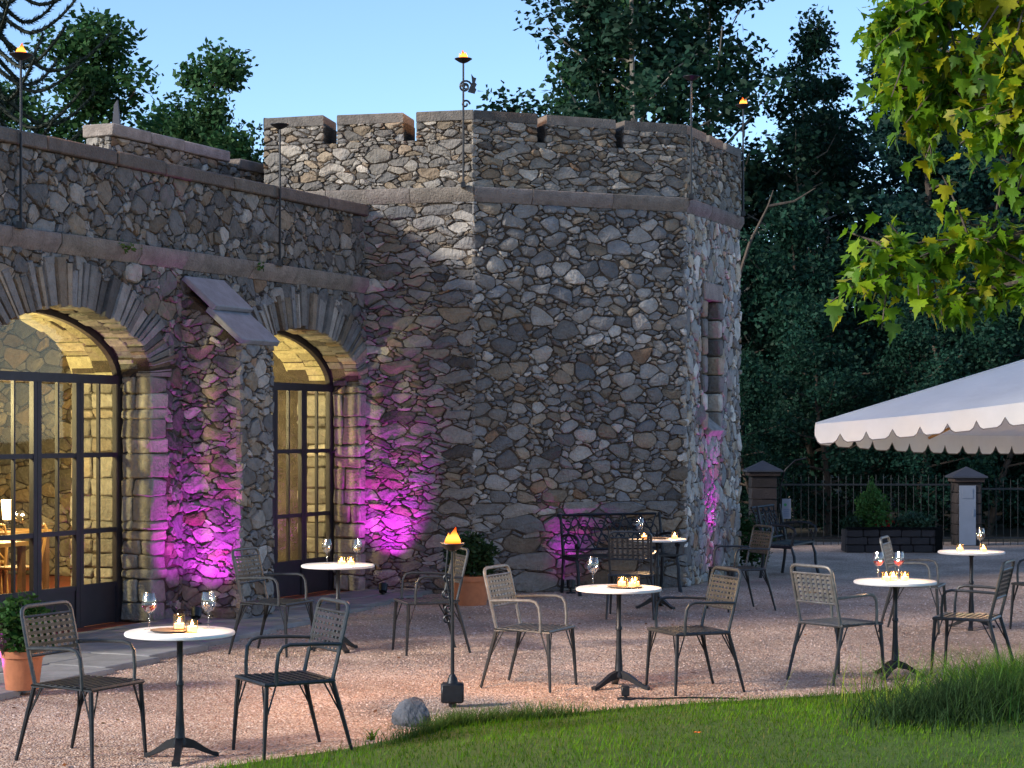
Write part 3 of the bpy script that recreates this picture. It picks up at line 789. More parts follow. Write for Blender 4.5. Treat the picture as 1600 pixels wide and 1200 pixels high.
# ---- raised parapet behind the wing's roof
pw = thing('parapet_wall', 'short rubble parapet wall with pale coping rising behind the wing roof', 'wall', hv(-4.8, 23)+Z*3.85)
PO = pw.location.copy(); P0 = hv(-4.8, 23)
mb = MB(); p = [P0+W*t-NF*d+Z*z for t in (0, 3.6) for d in (0, .36) for z in (3.8, 5.42)]
mb.add(p, [(0,1,3,2),(4,6,7,5),(0,4,5,1),(2,3,7,6),(0,2,6,4),(1,5,7,3)]); mb.build('wall_core', M_mortar, pw, None, PO)
MP = Masonry(); MP.face(rubble(0, 3.6, 4.3, 5.42, 101, .1, .03, 1.6, .012), P0, W, NF, 102, .25, 1.15)
MP.face(rubble(0, .36, 4.0, 5.42, 103, .1, .03, 1.8, .012), P0-NF*.36, NF, -W, 104, .25, 1.2)
MP.build(pw, PO, 120)
course(pw, PO, P0-W*.04, W, NF, 2.55, 5.42, 5.57, .05, 105, M_ashlar, .6, .9, back=.41, name='coping_slab', bright=1.25)
course(pw, PO, P0+W*2.72, W, NF, .95, 5.36, 5.5, .05, 106, M_ashlar, .6, .9, back=.41, name='coping_slab', bright=1.0)

b = MB(); b.add([(-.05, -.04, 0), (.05, -.04, 0), (.05, .04, 0), (-.05, .04, 0), (-.03, -.03, .3), (.012, -.03, .36), (.012, .03, .36), (-.03, .03, .3)], [(3, 2, 1, 0), (4, 5, 6, 7), (0, 1, 5, 4), (1, 2, 6, 5), (2, 3, 7, 6), (3, 0, 4, 7)])
tag(b.build('stone_finial', mat('weathered_finial', (.07, .075, .09), .8), None, None, None, P0+W*.35-NF*.18+Z*5.56), 'thin grey pointed finial standing on the pale parapet coping', 'finial')

# ---- terrace paving along the wing
terr = link('terrace_paving', None); tag(terr, kind='structure')
tr = np.random.default_rng(8)
t = -9.4
while t < .1:
    l = tr.uniform(.55, 1.0); dmax = np.interp(t+l/2, [-9, -.5, .1], [2.13, .87, .82])+tr.normal(0, .015)
    cuts = [0, dmax*tr.uniform(.4, .58), dmax] if dmax < 1.5 else [0, dmax*tr.uniform(.28, .38), dmax*tr.uniform(.62, .7), dmax]
    for k in range(len(cuts)-1):
        e0_, e1_ = cuts[k], cuts[k+1]
        c = fp(t+l/2, (e0_+e1_)/2, .012+tr.normal(0, .002)); g = tr.uniform(.8, 1.2); mb = MB()
        mb.cblock(c, W, NF, Z, l/2-.008, (e1_-e0_)/2-.008, .03, .008, .004, (g, g, g*1.02), tr); mb.build('slab', M_slab, terr, 40, c, c)
    t += l

# plants rooted on the string course
def tuft(name, label, loc, n, spread, leaf, col, cat='plant', up=.6):
    p = rng.normal(0, 1, (n, 3))*np.array([spread, spread*.7, spread*.5]); p[:, 2] = np.abs(p[:, 2])*1.2
    me = leaf_mesh(name, p, leaf, col, rng.uniform(.6, 1.3, n)); g = thing(name, label, cat, loc); tag(link('foliage', me, g), kind='stuff'); return g
def leaf_mesh(name, pos, size, col, shade, matl=None, droop=.0, aspect=.55, extra=None):
    n = len(pos); a = rng.normal(0, 1, (n, 3)); a[:, 2] = a[:, 2]*.55-droop; a /= np.linalg.norm(a, axis=1)[:, None]
    b = rng.normal(0, 1, (n, 3)); b -= a*(a*b).sum(1)[:, None]; b /= np.linalg.norm(b, axis=1)[:, None]
    c = np.cross(a, b); s = size*rng.uniform(.6, 1.35, (n, 1)); w = s*aspect
    P = np.stack([pos, pos+a*s*.5+b*w*.5+c*s*.06, pos+a*s, pos+a*s*.5-b*w*.5+c*s*.06], 1)
    F = np.arange(n*4).reshape(-1, 4)
    t = np.array(col)[None]*np.asarray(shade)[:, None]*rng.uniform(.75, 1.25, (n, 1)); t[:, 0] *= rng.uniform(.8, 1.35, n)
    return np_mesh(name, P.reshape(-1, 3), F, matl or M_leaf, np.repeat(t, 4, 0))
tuft('wall_fern', 'small green weed rooted on the string course above the wide door', fp(-4.75, .04, Z_STR1-.08), 110, .07, .05, (.05, .12, .03))
tuft('wall_fern', 'small green weed rooted on the string course beside the buttress cap', fp(-2.45, .04, Z_STR1-.08), 70, .05, .05, (.05, .12, .03))

# ------------------------------------------------------------------ furniture
def arm_chair(M_iron_grey, M_iron):
    root = thing('garden_armchair', '', 'chair')
    sw, sd, sz = .225, .215, .435
    mb = MB()   # seat rim
    mb.tube([(-sw, -sd, sz), (sw, -sd, sz), (sw, sd, sz), (-sw, sd, sz), (-sw, -sd, sz)], .013, 6); mb.build('seat_frame', M_iron_grey, root, 40)
    mb = MB()   # woven strips of the seat
    for k in range(10):
        x = -sw+.02+(2*sw-.04)*k/9
        mb.box((x, 0, sz+.006), (.026, 2*sd, .004))
        if k < 9: mb.box((0, -sd+.03+(2*sd-.06)*k/8, sz+.011), (2*sw, .022, .004))
    mb.build('seat', M_iron_grey, root)
    def bp(z, x):  # point on the leaning back plane
        return Vector((x, -sd-.0-(z-sz)*.24, z))
    mb = MB(); r = .05
    pts = [bp(sz, -.205), bp(.6, -.21), bp(.83, -.21)]+[bp(.83+r*math.sin(a), -.21+r-r*math.cos(a)) for a in (0.5, 1.0, 1.57)]
    pts = pts+[Vector((-p.x, p.y, p.z)) for p in reversed(pts)]
    mb.tube(pts, .0125, 7); mb.tube([bp(.6, -.21), bp(.6, .21)], .009, 6); mb.tube([bp(.82, -.205), bp(.82, .205)], .009, 6)
    mb.build('back_frame', M_iron_grey, root, 40)
    mb = MB()
    for k in range(8):
        x = -.18+.36*k/7; mb.bar(bp(.6, x), bp(.82, x), .022, .004, (0, 1, 0))
    for k in range(6):
        z = .625+.17*k/5; mb.bar(bp(z, -.205)+Vector((0, .004, 0)), bp(z, .205)+Vector((0, .004, 0)), .004, .02, (0, 0, 1))
    mb.build('back_weave', M_iron_grey, root)
    for s in (-1, 1):
        mb = MB(); x = s*.235
        pts = [bp(.645, s*.212), Vector((x, -.12, .655)), Vector((x, .07, .66)), Vector((x, .115, .648)), Vector((x, .14, .61)), Vector((x*.99, .15, .52)), Vector((x*.97, .15, sz-.005))]
        mb.tube(pts, .0115, 7); mb.build('armrest', M_iron_grey, root, 40)
        for (y0, y1, xo) in ((sd-.01, sd+.015, .01), (-sd+.005, -sd-.115, .012)):
            mb = MB(); top = Vector((s*(sw-.008), y0, sz)); bot = Vector((s*(sw+xo), y1, 0))
            mb.tube([top, top.lerp(bot, .35), bot], [.0135, .015, .0105], 7)
            j = top.lerp(bot, .5)
            mb.tube([j, Vector((s*(sw-.008), y0-math.copysign(.06, y0), sz))], .0055, 5)
            mb.tube([j, Vector((s*(sw-.07), y0, sz))], .0055, 5)
            mb.build('leg', M_iron, root, 40)
    return root
chair0 = arm_chair(M_iron_grey, M_iron)
chair1 = arm_chair(mat('pale_worn_iron', (.13, .135, .135), .42, .4, var=.4, vscale=18), mat('dark_worn_iron', (.04, .042, .044), .45, .5, var=.4, vscale=18))
CHAIRS = [  # x, y, facing dx, dy, label
    (-2.45, 11.1, .88, -.47, 'black iron armchair between the terracotta pot and the round table nearest the lawn'),
    (-1.34, 11.32, -.87, -.5, 'black iron armchair beside the torch and boulder, at the slate plate table'),
    (-2.0, 16.35, .92, -.4, 'iron armchair in front of the buttress and half hidden glazed door'),
    (-.74, 16.45, -.95, -.3, 'iron armchair behind the burning garden torch'),
    (1.22, 19.55, .12, 1, 'iron armchair with its back to the lawn, in front of the cast iron bench'),
    (2.38, 20.3, -.93, -.37, 'iron armchair by the tower corner with the slit window'),
    (.17, 14.2, .9, -.43, 'grey iron armchair facing away from the torch at the three candle table'),
    (1.29, 14.02, -.92, -.38, 'iron armchair at the three candle table, on the side of the parasol'),
    (2.5, 14.62, .8, .6, 'iron armchair seen from behind at the table with two red wines'),
    (3.57, 15.05, -.9, .43, 'iron armchair rising behind the tall grass at the red wine table'),
    (3.84, 18.15, .92, -.36, 'iron armchair standing between the red wine table and the white wine table'),
    (5.06, 18.2, -.92, -.38, 'iron armchair under the parasol beyond the white wine table'),
]
for i, (x, y, fx, fy, lab) in enumerate(CHAIRS):
    o = chair0 if i == 0 else chair1 if i == 6 else copy_tree(chair1 if i in (8, 10) else chair0)
    o.location = (x, y, .0); o.rotation_euler = (0, 0, math.atan2(fy, fx)-math.pi/2)
    tag(o, lab, 'chair', 'iron armchairs around the bistro tables')

def bistro_table():
    root = thing('bistro_table', '', 'table'); mb = MB()
    R_ = .317
    mb.lathe([(0, .742), (R_-.012, .742), (R_-.003, .738), (R_, .729), (R_-.003, .72), (R_-.012, .717), (0, .717)], 48); mb.build('tabletop', M_top, root, 40)
    mb = MB(); mb.lathe([(.001, .717), (.1, .716), (.1, .708), (.03, .70), (.018, .68), (.017, .46), (.024, .45), (.024, .43), (.018, .425), (.02, .3), (.026, .2), (.03, .13), (.04, .1), (.04, .08), (.001, .075)], 16)
    mb.build('stem', M_iron, root, 40)
    for k in range(3):
        a = k*2.094+.5; mb = MB(); d = Vector((math.cos(a), math.sin(a), 0)); s_ = Vector((-d.y, d.x, 0))
        pr = [(.02, .1, .022, .03), (.08, .085, .02, .024), (.15, .045, .018, .017), (.2, .02, .02, .012), (.235, .012, .024, .012)]
        vs = []
        for (r, z, w, h) in pr: vs += [d*r+s_*w+Z*(z+h), d*r-s_*w+Z*(z+h), d*r-s_*w+Z*max(0, z-h), d*r+s_*w+Z*max(0, z-h)]
        fs = [(4*i+j, 4*i+(j+1) % 4, 4*i+4+(j+1) % 4, 4*i+4+j) for i in range(len(pr)-1) for j in range(4)]+[(0, 3, 2, 1), (16, 17, 18, 19)]
        mb.add(vs, fs); mb.build('foot', M_iron, root, 50)
    return root
tab0 = bistro_table()
TABLES = [(-1.915, 11.07, 'round white bistro table with a slate plate, two candles and two wine glasses'),
          (-1.5, 16.55, 'round white bistro table before the half hidden glazed door'),
          (1.55, 20.5, 'round white bistro table beside the cast iron bench at the tower foot'),
          (.787, 14.14, 'round white bistro table with three candles on a plate'),
          (2.95, 14.78, 'round white bistro table with two glasses of red wine'),
          (4.4, 18.39, 'round white bistro table under the parasol with one white wine glass')]
for i, (x, y, lab) in enumerate(TABLES):
    o = tab0 if i == 0 else copy_tree(tab0)
    o.location = (x, y, 0); o.rotation_euler.z = .35*i+.1; tag(o, lab, 'table', 'round bistro tables on the gravel')

TT = .742
def wine_glass(x, y, label, wine=None, z=TT):
    g = thing('wine_glass', label, 'glass', (x, y, z), 0, 'wine glasses on the tables')
    mb = MB(); mb.lathe([(.034, 0), (.034, .002), (.012, .006), (.005, .012), (.004, .085), (.008, .095), (.026, .108), (.041, .13), (.046, .15), (.043, .18), (.035, .215), (.0345, .215), (.042, .18), (.0445, .15), (.0395, .131), (.025, .11), (.0, .099)], 18)
    mb.build('glass_body', M_glass, g, 40)
    if wine:
        mb = MB(); mb.lathe([(0, .101), (.024, .1115), (.0385, .132), (.0425, .145), (.0, .1455)], 16); mb.build('wine', M_wine if wine == 'red' else M_wine_w, g, 40)
def candle(x, y, label, z=TT, power=3.5, h=.075):
    g = thing('candle_cup', label, 'candle', (x, y, z), 0, 'candles in glass cups on the tables')
    mb = MB(); mb.lathe([(0, .001), (.032, .001), (.034, .01), (.036, h), (.033, h), (.031, .012), (0, .008)], 16); mb.build('glass_cup', M_cup, g, 40)
    mb = MB(); mb.lathe([(0, .009), (.028, .009), (.028, .036), (.0, .036)], 14); mb.build('wax', M_candle, g, 40)
    mb = MB(); mb.lathe([(0, .038), (.006, .044), (.007, .05), (.003, .062), (0, .07)], 8); mb.build('flame', M_flame, g, 40)
    ld = bpy.data.lights.new('candle_light', 'POINT'); ld.energy = power; ld.color = (1, .62, .3); ld.shadow_soft_size = .02
    link('candle_light', ld, g, (0, 0, h+.03))
def plate(x, y, label, z=TT, r=.115):
    mb = MB(); mb.lathe([(0, .004), (r*.8, .004), (r, .014), (r+.003, .012), (r*.82, 0), (0, 0)], 28)
    tag(mb.build('plate', M_plate, None, 40, None, (x, y, z)), label, 'plate')
wine_glass(-2.1, 11.12, 'wine glass half full of dark wine beside the slate plate', 'red'); wine_glass(-1.77, 11.2, 'empty wine glass behind the pale candle at the table nearest the lawn')
plate(-1.96, 11.02, 'dark slate plate on the table nearest the lawn'); candle(-1.925, 11.1, 'clear glass candle cup standing on the slate plate', TT+.005, 3.5, .09); candle(-1.83, 10.98, 'short frosted candle cup at the rim of the slate plate', TT, 3.5, .07)
wine_glass(-1.6, 16.6, 'wine glass on the table before the half hidden door, on the buttress side', 'white'); wine_glass(-1.34, 16.6, 'wine glass on the table before the half hidden door, on the torch side', 'white')
candle(-1.46, 16.45, 'candle cup on the table before the half hidden door, on the buttress side'); candle(-1.38, 16.44, 'candle cup on the table before the half hidden door, on the torch side')
wine_glass(1.37, 20.55, 'wine glass on the table beside the cast iron bench'); plate(1.56, 20.42, 'dark plate on the table beside the cast iron bench')
candle(1.4, 20.35, 'candle cup near the wine glass on the bench side table'); candle(1.73, 20.42, 'candle cup past the plate on the bench side table')
plate(.83, 14.1, 'dark plate under the three candles', TT, .13)
candle(.81, 14.16, 'candle cup at the tower side of the three candle plate', TT+.005); candle(.88, 14.06, 'candle cup at the lawn side of the three candle plate', TT+.005); candle(.91, 14.17, 'candle cup at the parasol side of the three candle plate', TT+.005)
wine_glass(.6, 14.22, 'empty wine glass on the three candle table')
wine_glass(2.84, 14.88, 'red wine glass on the grass side table, toward the tower', 'red'); wine_glass(3.0, 14.9, 'red wine glass on the grass side table, toward the parasol', 'red')
for (x, y, s_) in ((2.865, 14.7, 'toward the tower'), (2.93, 14.75, 'in the middle'), (3.01, 14.71, 'toward the parasol')): candle(x, y, 'candle cup before the two red wines, '+s_)
wine_glass(4.5, 18.45, 'white wine glass on the table under the parasol', 'white')
candle(4.27, 18.3, 'lone candle cup on the tower side of the parasol table'); candle(4.48, 18.25, 'candle cup in front of the white wine glass')

# ---- cast iron bench
def iron_bench(label, loc, rz, L=1.25, slatm=None):
    root = thing('iron_bench', label, 'bench', loc, rz, 'cast iron benches'); hl = L/2
    slatm = slatm or M_iron
    for s in (-1, 1):
        x = s*hl; mb = MB()
        mb.tube([(x, -.25, .0), (x, -.22, .2), (x, -.2, .42), (x, -.24, .65), (x, -.29, .92)], [.022, .02, .022, .018, .016], 7); mb.build('back_leg', M_iron, root, 40)
        mb = MB(); mb.tube([(x, .25, 0), (x, .21, .12), (x, .2, .28), (x, .16, .4), (x, -.2, .41)], [.024, .02, .02, .022, .02], 7); mb.build('front_leg', M_iron, root, 40)
        mb = MB(); mb.tube([(x, -.24, .66), (x, -.05, .685), (x, .12, .675), (x, .2, .63), (x, .215, .57), (x, .18, .53), (x, .14, .55), (x, .15, .59)]+[], .017, 7)
        mb.tube([(x, .2, .6), (x, .18, .5), (x, .16, .41)], .016, 6); mb.build('armrest', M_iron, root, 40)
    for k in range(6):
        mb = MB(); mb.box((0, -.17+.068*k, .43+.006*math.cos(k)), (L, .05, .022)); mb.build('seat_slat', slatm, root)
    def q(x, z): return Vector((x, -.2-.17*(z-.42)/.5-.01, z))
    for z in (.5, .9):
        mb = MB(); mb.tube([q(-hl, z), q(hl, z)], .016, 6); mb.build('back_rail', M_iron, root, 40)
    n = max(4, int(L/.2)); w = L/n
    for k in range(n):
        cx = -hl+w*(k+.5); mb = MB()
        for (sx, sz_, ph) in ((1, 1, 0), (-1, -1, 0)):
            pts = []
            for i in range(16):
                f = i/15; a = f*5.2; r = .085*(1-f*.72)
                pts.append(q(cx+sx*(r*math.cos(a)-.0)*1.0, .7+sz_*(.1-r*math.sin(a)-.0)))
            mb.tube(pts, .009, 5)
        mb.tube([q(cx-w/2, .5), q(cx, .7), q(cx+w/2, .9)], .009, 5); mb.tube([q(cx+w/2, .5), q(cx, .7), q(cx-w/2, .9)], .009, 5)
        pts = [q(cx+w*.42*math.cos(a), .7+.1*math.sin(a)) for a in np.linspace(0, 6.283, 15)]; mb.tube(pts, .007, 5)
        mb.build('back_scroll', M_iron, root, 40)
    return root
bn = n1; bc = a1+d1*1.68+n1*.45
iron_bench('long cast iron bench with scrolled back against the tower wall', bc, math.atan2(bn.y, bn.x)-math.pi/2, 1.3)
iron_bench('cast iron garden bench with pale seat standing beyond the tower corner', (3.62, 25.0, 0), math.atan2(-.42, .9)-math.pi/2, .95, M_iron_grey)

# ---- torches
def scroll(mb, o, ex, ez, r0, turns, rr, sgn=1):
    pts = []
    for i in range(20):
        f = i/19; a = f*turns*6.283; r = r0*(1-.75*f)
        pts.append(o+ex*(sgn*(r*math.cos(a)-r0))+ez*(r*math.sin(a)))
    mb.tube(pts, rr, 5)
def torch(label, base, h, lit, scrolls=False, ground=False, group='torches on the battlements', bowl_r=.09, power=40):
    g = thing('garden_torch' if ground else 'wall_torch', label, 'torch', base, 0, group)
    mb = MB(); mb.tube([(0, 0, 0), (0, 0, h)], [.014, .011], 8); mb.build('pole', M_iron, g, 40)
    mb = MB(); mb.lathe([(.012, h-.03), (.05, h-.015), (bowl_r, h+.012), (bowl_r+.012, h+.02), (bowl_r+.01, h+.026), (.03, h+.01), (0, h+.008)], 24); mb.build('bowl', M_iron, g, 40)
    if ground:
        mb = MB(); mb.cblock(Vector((0, 0, .1)), Vector((1, 0, 0)), Vector((0, 1, 0)), Z, .078, .05, .068, .012, 0, None)
        mb.lathe([(.001, .168), (.04, .168), (.032, .2), (.02, .225), (.001, .226)], 12); mb.tube([(0, 0, .04), (0, 0, -.05)], [.03, .02], 8); mb.build('weight_block', M_iron, g, 40)
        mb = MB(); ex = Vector((1, 0, 0))
        mb.tube([(-.03, 0, h), (-.045, 0, h-.18), (-.02, 0, h-.36), (0, 0, h-.5)], .008, 6); mb.tube([(.02, .01, h), (.012, .01, h-.2)], .006, 5)
        for (zz, r0, sg) in ((h-.22, .035, 1), (h-.33, .04, 1), (h-.43, .03, 1), (h-.5, .035, 1)): scroll(mb, Vector((0, 0, zz)), ex, Z, r0, 1.2, .007, sg)
        mb.tube([(-.02, 0, h-.37), (.05, 0, h-.37)], .007, 5)
        mb.build('scrollwork', M_iron, g, 40)
    else:
        mb = MB(); mb.box((0, 0, .03), (.05, .12, .06)); mb.build('bracket', M_iron, g)
        if scrolls:
            mb = MB(); ex = Vector((1, 0, 0))
            scroll(mb, Vector((.1, 0, h-.3)), ex, Z, .08, 1.3, .012); scroll(mb, Vector((-.02, 0, h-.3)), -ex, Z, .045, 1.2, .01); scroll(mb, Vector((.075, 0, h-.5)), ex, Z, .05, 1.1, .012)
            # leaf-shaped plate beside the big scroll
            lf = [(.05, -.36), (.13, -.38), (.15, -.33), (.135, -.31), (.155, -.27), (.135, -.25), (.15, -.2), (.12, -.19), (.09, -.15), (.1, -.25), (.07, -.31)]
            n_ = len(lf); mb.add([(x, -.006, h+z) for x, z in lf]+[(x, .006, h+z) for x, z in lf], [tuple(range(n_)), tuple(range(2*n_-1, n_-1, -1))]+[(i, (i+1) % n_+0, (i+1) % n_+n_, i+n_) for i in range(n_)])
            mb.build('scrollwork', M_iron, g)
    if lit:
        fl = MB(); rr = np.random.default_rng(int(h*1000+base[0]*10)); k_ = 1.0 if ground else .92
        for (ox, oy, hh, rw) in ((0, 0, .125, .038), (-.03, .01, .085, .026), (.032, -.008, .095, .026), (.008, .03, .075, .026), (-.008, -.03, .07, .026)):
            lx = rr.normal(0, .012)
            fl.lathe([(0, 0), (rw*.8, .008), (rw, .3*hh), (rw*.62, .58*hh), (rw*.25, .82*hh), (0, hh)], 9)
            m_ = 6*9; fl.v[-m_:] = [(x*k_+ox*k_+lx*(z/hh)**2, y*k_+oy*k_, h+.012+z*k_) for x, y, z in fl.v[-m_:]]
        fl.build('flame', M_fire, g, 60)
        ld = bpy.data.lights.new('torch_light', 'POINT'); ld.energy = power; ld.color = (1, .5, .2); ld.shadow_soft_size = .05
        link('torch_light', ld, g, (0, 0, h+.17))
    return g
torch('tall burning garden torch with scrollwork and a square weight at the lawn edge', (-.408, 13.16, .0), 1.1, True, ground=True, group='garden torches', power=55, bowl_r=.075)
torch('lit wall torch above the wide glazed door', fp(-6.27, .1, 3.66), 1.5, True)
torch('unlit wall torch standing on the string course past the buttress', fp(-2.02, .1, 3.66), 1.5, False)
torch('lit torch with iron scrollwork on the tower corner facing the terrace', hv(-.56, 22.1)+Z*4.69, 1.46, True, True)
torch('unlit torch on the tower corner next to the slit window face', B_+(n1+n2).normalized()*.1+Z*4.69, 1.46, False)
torch('lit torch at the far end of the slit window face', C_-d2*.25+n2*.13+Z*4.69, 1.43, True)

# ---- magenta uplights
def uplight(label, loc, target, power, size=48, blend=.6, col=(.86, .03, .95)):
    g = thing('ground_uplight', label, 'lamp', loc, 0, 'magenta uplights along the walls')
    dv = (Vector(target)-Vector(loc)).normalized(); q_ = dv.to_track_quat('Z', 'Y').to_matrix()
    mb = MB(); mb.lathe([(0, -.03), (.045, -.03), (.055, .06), (.05, .065), (.048, .055), (0, .055)], 16)
    mb.v = [tuple(q_ @ Vector(p)+Vector((0, 0, .09))) for p in mb.v]; mb.tube([(0, 0, 0), (0, 0, .08)], .02, 6); mb.lathe([(0, .0), (.06, .0), (.05, .015), (0, .015)], 12); mb.build('housing', M_iron, g, 40)
    mb = MB(); mb.lathe([(0.0, .061), (.044, .061)], 16); mb.v = [tuple(q_ @ Vector(p)+Vector((0, 0, .09))) for p in mb.v]
    mb.build('lens', emis_mat('magenta_lens', (1, .1, .8), 14), g)
    ld = bpy.data.lights.new('uplight_beam', 'SPOT'); ld.energy = power; ld.color = col; ld.spot_size = rad(size); ld.spot_blend = blend; ld.shadow_soft_size = .03
    l = link('uplight_beam', ld, g, Vector((0, 0, .09))+dv*.07); l.rotation_euler = (-dv).to_track_quat('Z', 'Y').to_euler() if False else dv.to_track_quat('-Z', 'Y').to_euler()
uplight('magenta ground light aimed at the buttress', fp(-4.25, .55, .04), fp(-3.72, .25, 1.0), 85, 92, 1.0)
uplight('magenta ground light in the corner of wing and tower', A_-edge(0)[1]*.9+edge(0)[2]*.62, A_-edge(0)[1]*1.02+Z*.95, 135, 64, 1.0)
uplight('magenta ground light behind the cast iron bench', a1+d1*1.1+n1*.3, a1+d1*1.25+Z*1.2, 15, 88, 1.0)
uplight('magenta ground light under the slit window', a2+d2*.95+n2*.3, a2+d2*.95+n2*.02+Z*1.5, 50, 46, 1.0)
uplight('magenta ground light beside the terracotta pot', (-3.95, 13.95, .03), (-3.62, 13.85, .3), 14, 80)

# ---- pots with shrubs
def shrub(name, g, n, rx, rz, z0, leaf, col, seed):
    r_ = np.random.default_rng(seed); u = r_.normal(0, 1, (n, 3)); u /= np.linalg.norm(u, axis=1)[:, None]
    rr = r_.uniform(.35, 1.0, (n, 1))**.6; lump = 1+.22*np.sin(u[:, :1]*5+seed)*np.cos(u[:, 1:2]*4+1)+.15*np.sin(u[:, 2:]*7)
    p = u*rr*lump*np.array([rx, rx, rz])+np.array([0, 0, z0+rz])
    me = leaf_mesh(name, p, leaf, col, r_.uniform(.7, 1.25, n)); return link(name, me, g)
def pot(label, loc, r, h, plant, seed):
    g = thing('flower_pot', label, 'pot', loc); mb = MB()
    mb.lathe([(0, 0), (r*.78, 0), (r*.96, h*.82), (r*1.06, h*.83), (r*1.07, h), (r*.95, h), (r*.93, h*.9), (0, h*.9)], 28); mb.build('pot_body', M_terra, g, 40)
    mb = MB(); mb.lathe([(0, h*.905), (r*.93, h*.9)], 16); mb.build('soil', M_soil, g)
    mb = MB()
    for k in range(5):
        a = k*1.26+seed; mb.tube([(0, 0, h*.85), (.03*math.cos(a), .03*math.sin(a), h+.12), (.1*math.cos(a), .1*math.sin(a), h+.28)], [.008, .006, .003], 5)
    mb.build('stem', M_bark, g)
    shrub('foliage', g, plant[0], plant[1], plant[2], h*.95, plant[3], plant[4], seed); return g
pot('terracotta pot with a dark green shrub at the paving edge', (-3.52, 13.8, .04), .15, .28, (1500, .21, .2, .06, (.03, .085, .018)), 2)
pot('terracotta pot with a dark shrub against the tower foot', (-.45, 20.9, 0), .22, .32, (2200, .27, .23, .06, (.022, .05, .018)), 5)

# ---- boulder, small weed, floor spot, leaf and flower litter
mb = MB(); rg = np.random.default_rng(77); n_lat, n_lon = 8, 14; vs = []
for i in range(n_lat+1):
    for k in range(n_lon):
        th = math.pi*i/n_lat; ph = 2*math.pi*k/n_lon
        v = Vector((math.sin(th)*math.cos(ph), math.sin(th)*math.sin(ph), math.cos(th)))
        for pl in ((.9, .2, .3, .8), (-.7, .5, .5, .78), (.2, -.9, .35, .72), (-.5, -.6, .6, .8), (.1, .1, 1, .82), (.7, -.4, .6, .85)):
            pn = Vector(pl[:3]).normalized(); dd = v.dot(pn)
            if dd > pl[3]: v = v*(pl[3]/dd)
        w_ = .86+.1*math.sin(v.x*7+v.z*5)*math.cos(v.y*6+2)+rg.normal(0, .025) if 0 < i < n_lat else 1; vs.append((v.x*.15*w_, v.y*.12*w_, v.z*.135*w_+.07))
fs = [(i*n_lon+k, i*n_lon+(k+1) % n_lon, (i+1)*n_lon+(k+1) % n_lon, (i+1)*n_lon+k) for i in range(n_lat) for k in range(n_lon)]
mb.add(vs, [f[::-1] for f in fs], (.09, .1, .12)); tag(mb.build('boulder', M_stone, None, 30, None, (-.64, 12.36, 0)), 'small grey boulder at the lawn edge beside the torch', 'rock')
n = 26; aa = rng.uniform(0, 6.28, n); pp = np.zeros((n, 3)); h = rng.uniform(.04, .1, n)
p, f, t = blades(pp[:, 0]+rng.normal(0, .006, n), pp[:, 1], pp[:, 2], h, rng.uniform(.004, .008, n), h*rng.uniform(.4, 1.1, n), gtint(n, (.09, .2, .02)), 3, .8)
tag(link('weed', np_mesh('weed', p, f, M_grass, t), None, (-.86, 11.75, .0)), 'single bright green weed growing at the lawn edge', 'plant')
g = thing('floor_spotlight', 'small dark floor spotlight in the gravel before the three candle table', 'lamp', (.8, 13.55, 0))
mb = MB(); mb.cblock(Vector((0, 0, .06)), Vector((1, 0, 0)), Vector((0, 1, 0)), Z, .028, .035, .035, .006); mb.build('housing', M_iron, g, 40)
mb = MB(); mb.lathe([(0, .012), (.06, .01), (.065, 0), (0, 0)], 16); mb.tube([(0, 0, .01), (0, 0, .03)], .012, 6); mb.build('base', M_iron, g, 40)
mb = MB(); mb.tube([(.05, 0, .008), (.2, -.03, .008), (.45, .04, .008), (.8, .0, .006)], .006, 5); mb.build('cable', M_iron, g)
n = 260
y = 10.6+rng.random(n)**1.3*12; x = (rng.random(n)-.5)*2*(y*.27); k = y > in_lawn_edge(x)+.1; x, y = x[k], y[k]; n = len(x)
pos = np.stack([x, y, np.full(n, .014)], 1); a = rng.uniform(0, 6.28, n); s = rng.uniform(.02, .05, n)
ax = np.stack([np.cos(a), np.sin(a), rng.normal(0, .2, n)], 1); bx = np.stack([-np.sin(a), np.cos(a), rng.normal(0, .35, n)], 1)
P = np.stack([pos, pos+ax*(s*.5)[:, None]+bx*(s*.33)[:, None], pos+ax*s[:, None], pos+ax*(s*.5)[:, None]-bx*(s*.33)[:, None]], 1); P[:, :, 2] = np.abs(P[:, :, 2]-.014)+.012
t = np.repeat(np.array([(.22, .09, .04), (.14, .06, .03), (.28, .1, .035), (.2, .13, .06)])[rng.integers(0, 4, n)], 4, 0)
tag(link('fallen_leaves', np_mesh('fallen_leaves', P.reshape(-1, 3), np.arange(n*4).reshape(-1, 4), M_leaf, t)), 'dry brown leaves scattered over the gravel', 'leaves', kind='stuff')
mb = MB()
for k in range(5):
    a = k*1.257; c, s_ = math.cos(a), math.sin(a); mb.add([(0, 0, .02), (.016*c-.009*s_, .016*s_+.009*c, .026), (.028*c, .028*s_, .022), (.016*c+.009*s_, .016*s_-.009*c, .026)], [(0, 1, 2, 3)])
tag(mb.build('fallen_petals', mat('orange_petal', (.75, .16, .02), .6), None, None, None, (1.1, 11.4, float(lawn_h(1.1, 11.4))+.02)), 'small orange blossom lying on the mown lawn', 'flower')

